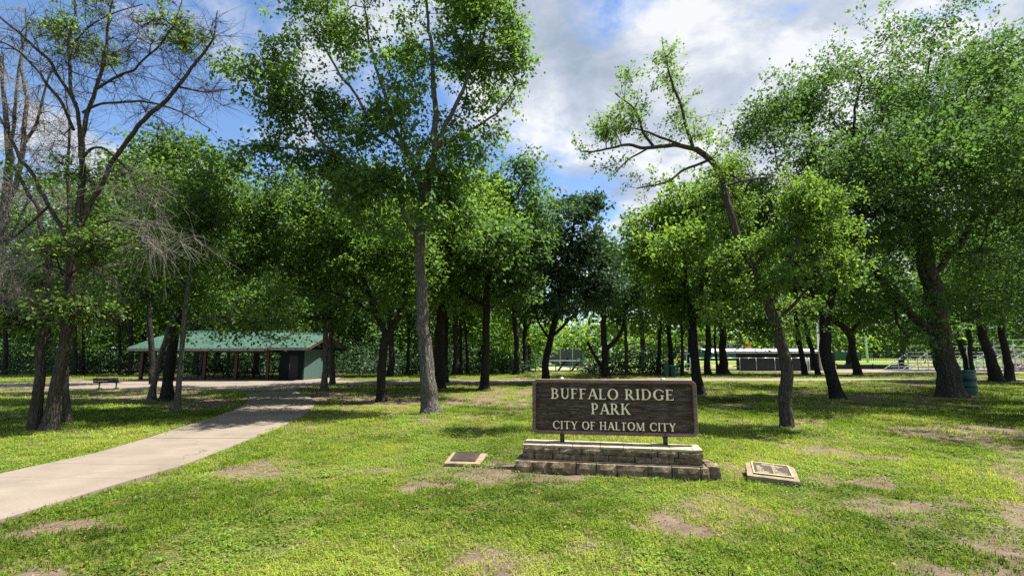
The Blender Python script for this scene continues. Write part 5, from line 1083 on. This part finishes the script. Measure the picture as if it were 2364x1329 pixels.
# score board and banners
navy = simple('navy_board', (.012, .014, .028), .5); sb0, sb1 = X(1676, 116), X(1712.5, 116); z0, z1 = Zp(807, 116), Zp(792, 116)
s_ = empty('scoreboard', ((sb0 + sb1) / 2, 116, 0), 'dark navy scoreboard with white lettering over the dugout roof', 'scoreboard'); so_ = Vector(((sb0 + sb1) / 2, 116, 0))
MB().box((0, 0, (z0 + z1) / 2), (sb1 - sb0, .3, z1 - z0)).build('panel', navy, s_)
for q in (-1.2, 1.2): MB().box((q, .2, z0 / 2), (.2, .2, z0)).build('post', silver, s_)
mb = MB(); rq = random.Random(2); wb = sb1 - sb0
for (u0, u1, v, hgt) in ((.02, .42, .10, .13), (.48, .97, .10, .13), (.05, .15, .40, .12), (.24, .46, .40, .12), (.70, .86, .40, .12), (.04, .78, .68, .10), (.82, .99, .68, .12)):
    u = u0
    while u < u1: l = rq.uniform(.02, .05); mb.box((-wb / 2 + (u + l / 2) * wb, -.165, z1 - (v + hgt / 2) * (z1 - z0)), (l * wb, .02, hgt * (z1 - z0))); u += l + (.05 if v > .6 and u1 < .8 else .012)
mb.build('lettering', white_m, s_)
orange_m = simple('orange_banner', (.75, .17, .04), .6); pink_m = simple('faded_pink_banner', (.65, .38, .38), .6); yel = simple('pale_yellow_trim', (.75, .62, .25), .6)
def banner(label, x0, x1, y0, y1, m, Yq):
    a, b, za, zb = X(x0, Yq), X(x1, Yq), Zp(y1, Yq), Zp(y0, Yq); t = empty('billboard', ((a + b) / 2, Yq, 0), label, 'billboard')
    MB().box((0, 0, (za + zb) / 2), (b - a, .15, zb - za)).build('panel', m, t); MB().box((0, -.02, za - .12), (b - a, .2, .22)).build('trim', yel, t)
    for q in (-.35, .35): MB().box(((b - a) * q, .15, za / 2), (.15, .12, za)).build('post', silver, t)
banner('orange rounded billboard right of the scoreboard', 1719, 1736, 791, 801, orange_m, 116.5); banner('faded pink billboard seen left of the lumpy trunk', 1612, 1623, 789, 802, pink_m, 116.5)
# bleachers, seen from behind
def bleacher(label, px0, px1, Yn, rows, top, rail=False):
    a, b = X(px0, Yn), X(px1, Yn); L_ = b - a; t = empty('bleacher', ((a + b) / 2, Yn, 0), label, 'bleacher', 'aluminium bleachers'); rise = (top - .35) / (rows - 1)
    for k in range(rows):
        z = top - rise * k; y = k * .62; MB().box((0, y, z), (L_, .26, .05)).build('seat_plank', white_m, t); MB().box((0, y + .32, z - .32 if z > .4 else .06), (L_, .24, .04)).build('foot_plank', silver, t)
    nf = max(2, int(L_ / 1.7))
    for q in range(nf + 1):
        x_ = -L_ / 2 + L_ * q / nf
        MB().bar((x_, 0, 0), (x_, 0, top), .06).bar((x_, 0, top - .06), (x_, rows * .62, .12), .05).bar((x_, 0, .06), (x_, rows * .62, .06), .06).bar((x_, 1.2, 0), (x_, 1.2, top - rise * 2), .05).build('frame', silver, t)
        if q < nf: MB().bar((x_, -.02, .1), (x_ + L_ / nf, -.02, top * .8), .035).bar((x_, -.05, top * .8), (x_ + L_ / nf, -.05, .1), .035).build('cross_brace', silver, t)
    if rail:
        MB().bar((-L_ / 2, 0, top + .55), (L_ / 2, 0, top + .55), .05).build('guard_rail', white_m, t)
        for q in range(nf + 1): MB().bar((-L_ / 2 + L_ * q / nf, 0, top), (-L_ / 2 + L_ * q / nf, 0, top + .55), .04).build('rail_post', silver, t)
    return t
bleacher('aluminium bleacher behind the stout elm trunk', 2097, 2282, 46.6, 5, 1.75, True)
bleacher('aluminium bleacher with railing at the right edge of the photo', 2300, 2480, 45.0, 6, 2.3, True)
p = gp(2357, 854); br_ = empty('planter_box', (p.x, p.y, 0), 'tan brown box with a pale lid standing before the right bleacher', 'box'); tan_m = simple('tan_wood', (.30, .15, .06), .7)
MB().poly([(-.42, -.35), (.42, -.35), (.42, .35), (-.42, .35)], 0, .62).build('body', tan_m, br_); MB().box((0, 0, .65), (.96, .8, .06)).build('lid', white_m, br_)
# fence by the play ground seen above the sign
teal = simple('teal_painted_pipe', (.06, .30, .30), .5, .2); ty = 45; tf = empty('teal_pipe_fence', (X(1292, ty), ty, 0), 'teal pipe fence round the play court seen above the sign', 'fence'); t_o = Vector((X(1292, ty), ty, 0))
for q, tp in ((1236, 803), (1252, 824), (1283, 832), (1316, 832), (1346, 816)): MB().tube([Vector((X(q, ty), ty, -.05)) - t_o, Vector((X(q, ty), ty, Zp(tp, ty))) - t_o], .05, 6).build('post', teal, tf)
for py_ in (832, 845, 856): MB().tube([Vector((X(1236, ty), ty, Zp(py_, ty))) - t_o, Vector((X(1346, ty), ty, Zp(py_, ty))) - t_o], .03, 6).build('rail', teal if py_ > 840 else silver, tf)
ch = empty('screened_court_wall', (X(1285, 66), 66, 0), 'grey screened court wall behind the teal fence', 'wall')
for k in range(5): MB().box((-3.6 + k * 1.62, 0, .95), (1.56, .08, 2.3)).build('screen_panel', simple('blue_grey_screen', (.09, .11, .12), .8) if k == 0 else bpy.data.materials['blue_grey_screen'], ch); MB().tube([(-4.4 + k * 1.62, -.1, -.05), (-4.4 + k * 1.62, -.1, 2.4)], .05, 6).build('post', silver, ch)
for q0, q1, nm in ((1287, 1311, 'left dark slanting beam behind the teal fence'), (1318, 1343, 'right dark slanting beam behind the teal fence')):
    a, b = at(q0, 858, 47), at(q1, 826, 47); a.z = -.03; tag(MB().bar((0, 0, 0), b - a, .16).build('slanted_beam', blk, None, False, a), nm, 'beam')
sheet('court_ground', 'sandy court ground beyond the teal fence', [(X(1225, 50), 50), (X(1360, 50), 50), (X(1380, 64), 64), (X(1205, 64), 64)], .006, simple('pale_sandy_ground', (.30, .27, .17), .95))

# ------------------------------------------------------------------ GRASS
def grass_mat(name, lo, mid, hi, tr):
    m, nt, out = new_mat(name)
    ai = nt.nodes.new('ShaderNodeAttribute'); ai.attribute_name = 'gt'; ai.attribute_type = 'INSTANCER'
    al = nt.nodes.new('ShaderNodeAttribute'); al.attribute_name = 'bt'
    a = nt.nodes.new('ShaderNodeMath'); a.operation = 'ADD'; lk(nt, ai.outputs['Fac'], a.inputs[0]); lk(nt, al.outputs['Fac'], a.inputs[1])
    c = n_ramp(nt, a.outputs[0], [(.1, lo), (.5, mid), (.9, hi)])
    d = nt.nodes.new('ShaderNodeBsdfDiffuse'); lk(nt, c, d.inputs[0]); t = nt.nodes.new('ShaderNodeBsdfTranslucent'); lk(nt, n_mix(nt, 1, c, tr, 'MULTIPLY'), t.inputs[0])
    g = nt.nodes.new('ShaderNodeBsdfGlossy'); g.inputs['Roughness'].default_value = .45
    s1 = nt.nodes.new('ShaderNodeMixShader'); s1.inputs[0].default_value = .4; lk(nt, d.outputs[0], s1.inputs[1]); lk(nt, t.outputs[0], s1.inputs[2])
    s2 = nt.nodes.new('ShaderNodeMixShader'); s2.inputs[0].default_value = .012; lk(nt, s1.outputs[0], s2.inputs[1]); lk(nt, g.outputs[0], s2.inputs[2]); lk(nt, s2.outputs[0], out.inputs[0]); return m
gm1 = grass_mat('grass_blades', (.045, .080, .010), (.150, .235, .020), (.35, .385, .075), (1.7, 1.8, 1.0)); gm2 = grass_mat('broad_weeds', (.065, .110, .014), (.14, .230, .028), (.23, .32, .055), (1.7, 1.8, 1.0)); gm3 = grass_mat('dry_straw', (.14, .11, .055), (.28, .23, .13), (.42, .36, .22), (1, 1, .9))
def clump(kind, seed):
    rng = np.random.default_rng(seed); V, Qs, bt = [], [], []
    def add(pts): 
        o = len(V); V.extend(pts); Qs.append((o, o + 1, o + 2, o + 3)); bt.append(rng.normal(0, .13))
    if kind in ('blade', 'straw'):
        n = 34 if kind == 'blade' else 12
        for _ in range(n):
            r = .13 * math.sqrt(rng.uniform()); a = rng.uniform(0, 6.28); b = np.array([r * math.cos(a), r * math.sin(a), -.008]); az = rng.uniform(0, 6.28); d = np.array([math.cos(az), math.sin(az), 0]); s = np.array([-d[1], d[0], 0])
            h = rng.uniform(.022, .062) if kind == 'blade' else rng.uniform(.01, .03); ln = rng.uniform(.3, 1.3) if kind == 'blade' else rng.uniform(2, 4); w = rng.uniform(.0028, .005)
            m = b + d * h * ln * .35 + np.array([0, 0, h * .75]); t = b + d * h * ln + np.array([0, 0, h * (1.0 - .25 * ln)])
            add([b - s * w, b + s * w, m + s * w * .8, m - s * w * .8]); add([m - s * w * .8, m + s * w * .8, t + s * .0006, t - s * .0006])
    elif kind == 'litter':
        for _ in range(7):
            r = .15 * math.sqrt(rng.uniform()); a = rng.uniform(0, 6.28); b = np.array([r * math.cos(a), r * math.sin(a), rng.uniform(.004, .03)]); az = rng.uniform(0, 6.28); d = np.array([math.cos(az), math.sin(az), rng.uniform(-.1, .3)]); s = np.array([-d[1], d[0], rng.uniform(-.3, .3)]); L_ = rng.uniform(.02, .05)
            add([b, b + d * L_ * .5 + s * L_ * .3, b + d * L_ + np.array([0, 0, .004]), b + d * L_ * .5 - s * L_ * .3])
        for _ in range(2):
            az = rng.uniform(0, 6.28); d = np.array([math.cos(az), math.sin(az), 0]); s = np.array([-d[1], d[0], 0]) * .0025; b = np.array([rng.uniform(-.1, .1), rng.uniform(-.1, .1), .018]); add([b - s, b + s, b + d * .14 + s, b + d * .14 - s])
    elif kind == 'broad':
        for _ in range(26):
            r = .12 * math.sqrt(rng.uniform()); a = rng.uniform(0, 6.28); b = np.array([r * math.cos(a), r * math.sin(a), rng.uniform(.008, .035)]); az = rng.uniform(0, 6.28); d = np.array([math.cos(az), math.sin(az), rng.uniform(-.2, .6)]); s = np.array([-d[1], d[0], rng.uniform(-.3, .3)]); L_ = rng.uniform(.014, .030)
            add([b, b + d * L_ * .5 + s * L_ * .4, b + d * L_ - np.array([0, 0, .003]), b + d * L_ * .5 - s * L_ * .4])
    else:
        for _ in range(15):
            az = rng.uniform(0, 6.28); d = np.array([math.cos(az), math.sin(az), 0]); s = np.array([-d[1], d[0], 0]); b = d * .004; L_ = rng.uniform(.05, .10); up = rng.uniform(.3, .9); w = rng.uniform(.004, .008)
            m = b + d * L_ * .5 + np.array([0, 0, L_ * up * .7]); t = b + d * L_ * 1.05 + np.array([0, 0, L_ * up * .55]); add([b - s * w * .6, b + s * w * .6, m + s * w, m - s * w]); add([m - s * w, m + s * w, t + s * .0008, t - s * .0008])
    me = np_mesh('tuft', np.array(V), np.array(Qs), False, {'bt': ('FLOAT', 'FACE', bt)})
    me.materials.append({'blade': gm1, 'straw': gm3, 'broad': gm2, 'tuft': gm2, 'litter': lit_m}[kind]); return bpy.data.objects.new('tuft', me)
lit_m = simple('fallen_leaf_litter', (.20, .125, .06), .9, var=.5, scale=9)
temps = [clump('blade', 1), clump('blade', 2), clump('blade', 3), clump('broad', 4), clump('broad', 5), clump('tuft', 6), clump('straw', 7), clump('litter', 8)]
rng = np.random.default_rng(99)
def scatter(y0, y1, dens, smin, smax):
    k = 1.12; n = int(dens * k * (y1 ** 2 - y0 ** 2)); y = np.sqrt(rng.uniform(y0 ** 2, y1 ** 2, n)); x = rng.uniform(-1, 1, n) * (y * k + .3); s = rng.uniform(smin, smax, n); return x, y, s
parts_ = [scatter(3.1, 6.5, 150, .75, 1.15), scatter(6.5, 10, 105, .85, 1.3), scatter(10, 16, 38, 1.1, 1.7), scatter(16, 30, 9, 1.5, 2.3), scatter(30, 46, 2.2, 2.0, 3.0)]
x = np.concatenate([p[0] for p in parts_]); y = np.concatenate([p[1] for p in parts_]); s = np.concatenate([p[2] for p in parts_])
soil = soil_at(x, y); weed = fbm(x * .8 + 9, y * .8, s=51, o=3); hue = fbm(x * .5, y * .5 + 7, s=61, o=3)
keep = rng.uniform(size=len(x)) > np.clip(soil * 1.25 - .12, 0, .93)
for P in PATH_POLYS: keep &= ~in_poly(x, y, P)
lx = (x - A0.x) * math.cos(BASE_RZ) + (y - A0.y) * math.sin(BASE_RZ); ly = -(x - A0.x) * math.sin(BASE_RZ) + (y - A0.y) * math.cos(BASE_RZ); keep &= ~((lx > -.04) & (lx < W0 + .1) & (ly > -.05) & (ly < .7))
x, y, s, soil, weed, hue = (a[keep] for a in (x, y, s, soil, weed, hue)); u = rng.uniform(size=len(x))
kind = rng.integers(0, 3, len(x)); kind = np.where((weed > .55) & (u < .6), 3 + (u * 10).astype(int) % 2, kind); kind = np.where((u > .965), 5, kind); kind = np.where((u > .80) & (soil > .25), 6, kind); kind = np.where((u > .84) & (u < .965), 6, kind)
s = np.where(kind == 5, s * .85, s); u3 = rng.uniform(size=len(x)); kind = np.where(u3 < np.where(y > 9, .10, .035), 7, kind)
z = relief(x, y); gt = np.clip(.52 + (hue - .5) * 1.3 + rng.normal(0, .17, len(x)) + soil * .3, 0, 1)
me = bpy.data.meshes.new('grass'); me.vertices.add(len(x)); me.vertices.foreach_set('co', np.stack([x, y, z], 1).astype(np.float32).ravel())
for nm, typ, dat in (('kind', 'INT', kind), ('gt', 'FLOAT', gt), ('sc', 'FLOAT', s), ('rz', 'FLOAT', rng.uniform(0, 6.283, len(x)))):
    a = me.attributes.new(nm, typ, 'POINT'); a.data.foreach_set('value', np.asarray(dat, np.int32 if typ == 'INT' else np.float32))
grass = link('grass', me); tag(grass, 'short patchy lawn grass with weeds and dry blades', None, None, 'stuff'); print('TUFTS', len(x))
for m in (gm1, gm2, gm3): me.materials.append(m)
ng = bpy.data.node_groups.new('scatter_grass', 'GeometryNodeTree'); ng.interface.new_socket('Geometry', in_out='INPUT', socket_type='NodeSocketGeometry'); ng.interface.new_socket('Geometry', in_out='OUTPUT', socket_type='NodeSocketGeometry')
gi = ng.nodes.new('NodeGroupInput'); go_ = ng.nodes.new('NodeGroupOutput'); g2i = ng.nodes.new('GeometryNodeGeometryToInstance')
for t in reversed(temps):
    oi = ng.nodes.new('GeometryNodeObjectInfo'); oi.inputs['Object'].default_value = t; oi.transform_space = 'ORIGINAL'; ng.links.new(oi.outputs['Geometry'], g2i.inputs[0])
iop = ng.nodes.new('GeometryNodeInstanceOnPoints'); iop.inputs['Pick Instance'].default_value = True
def na(nm, typ):
    n = ng.nodes.new('GeometryNodeInputNamedAttribute'); n.data_type = typ; n.inputs[0].default_value = nm; return n.outputs[0]
cx3 = ng.nodes.new('ShaderNodeCombineXYZ'); ng.links.new(na('rz', 'FLOAT'), cx3.inputs[2]); e2r = ng.nodes.new('FunctionNodeEulerToRotation'); ng.links.new(cx3.outputs[0], e2r.inputs[0])
ng.links.new(gi.outputs[0], iop.inputs['Points']); ng.links.new(g2i.outputs[0], iop.inputs['Instance']); ng.links.new(na('kind', 'INT'), iop.inputs['Instance Index'])
ng.links.new(e2r.outputs[0], iop.inputs['Rotation']); ng.links.new(na('sc', 'FLOAT'), iop.inputs['Scale']); ng.links.new(iop.outputs[0], go_.inputs[0])
grass.modifiers.new('scatter', 'NODES').node_group = ng
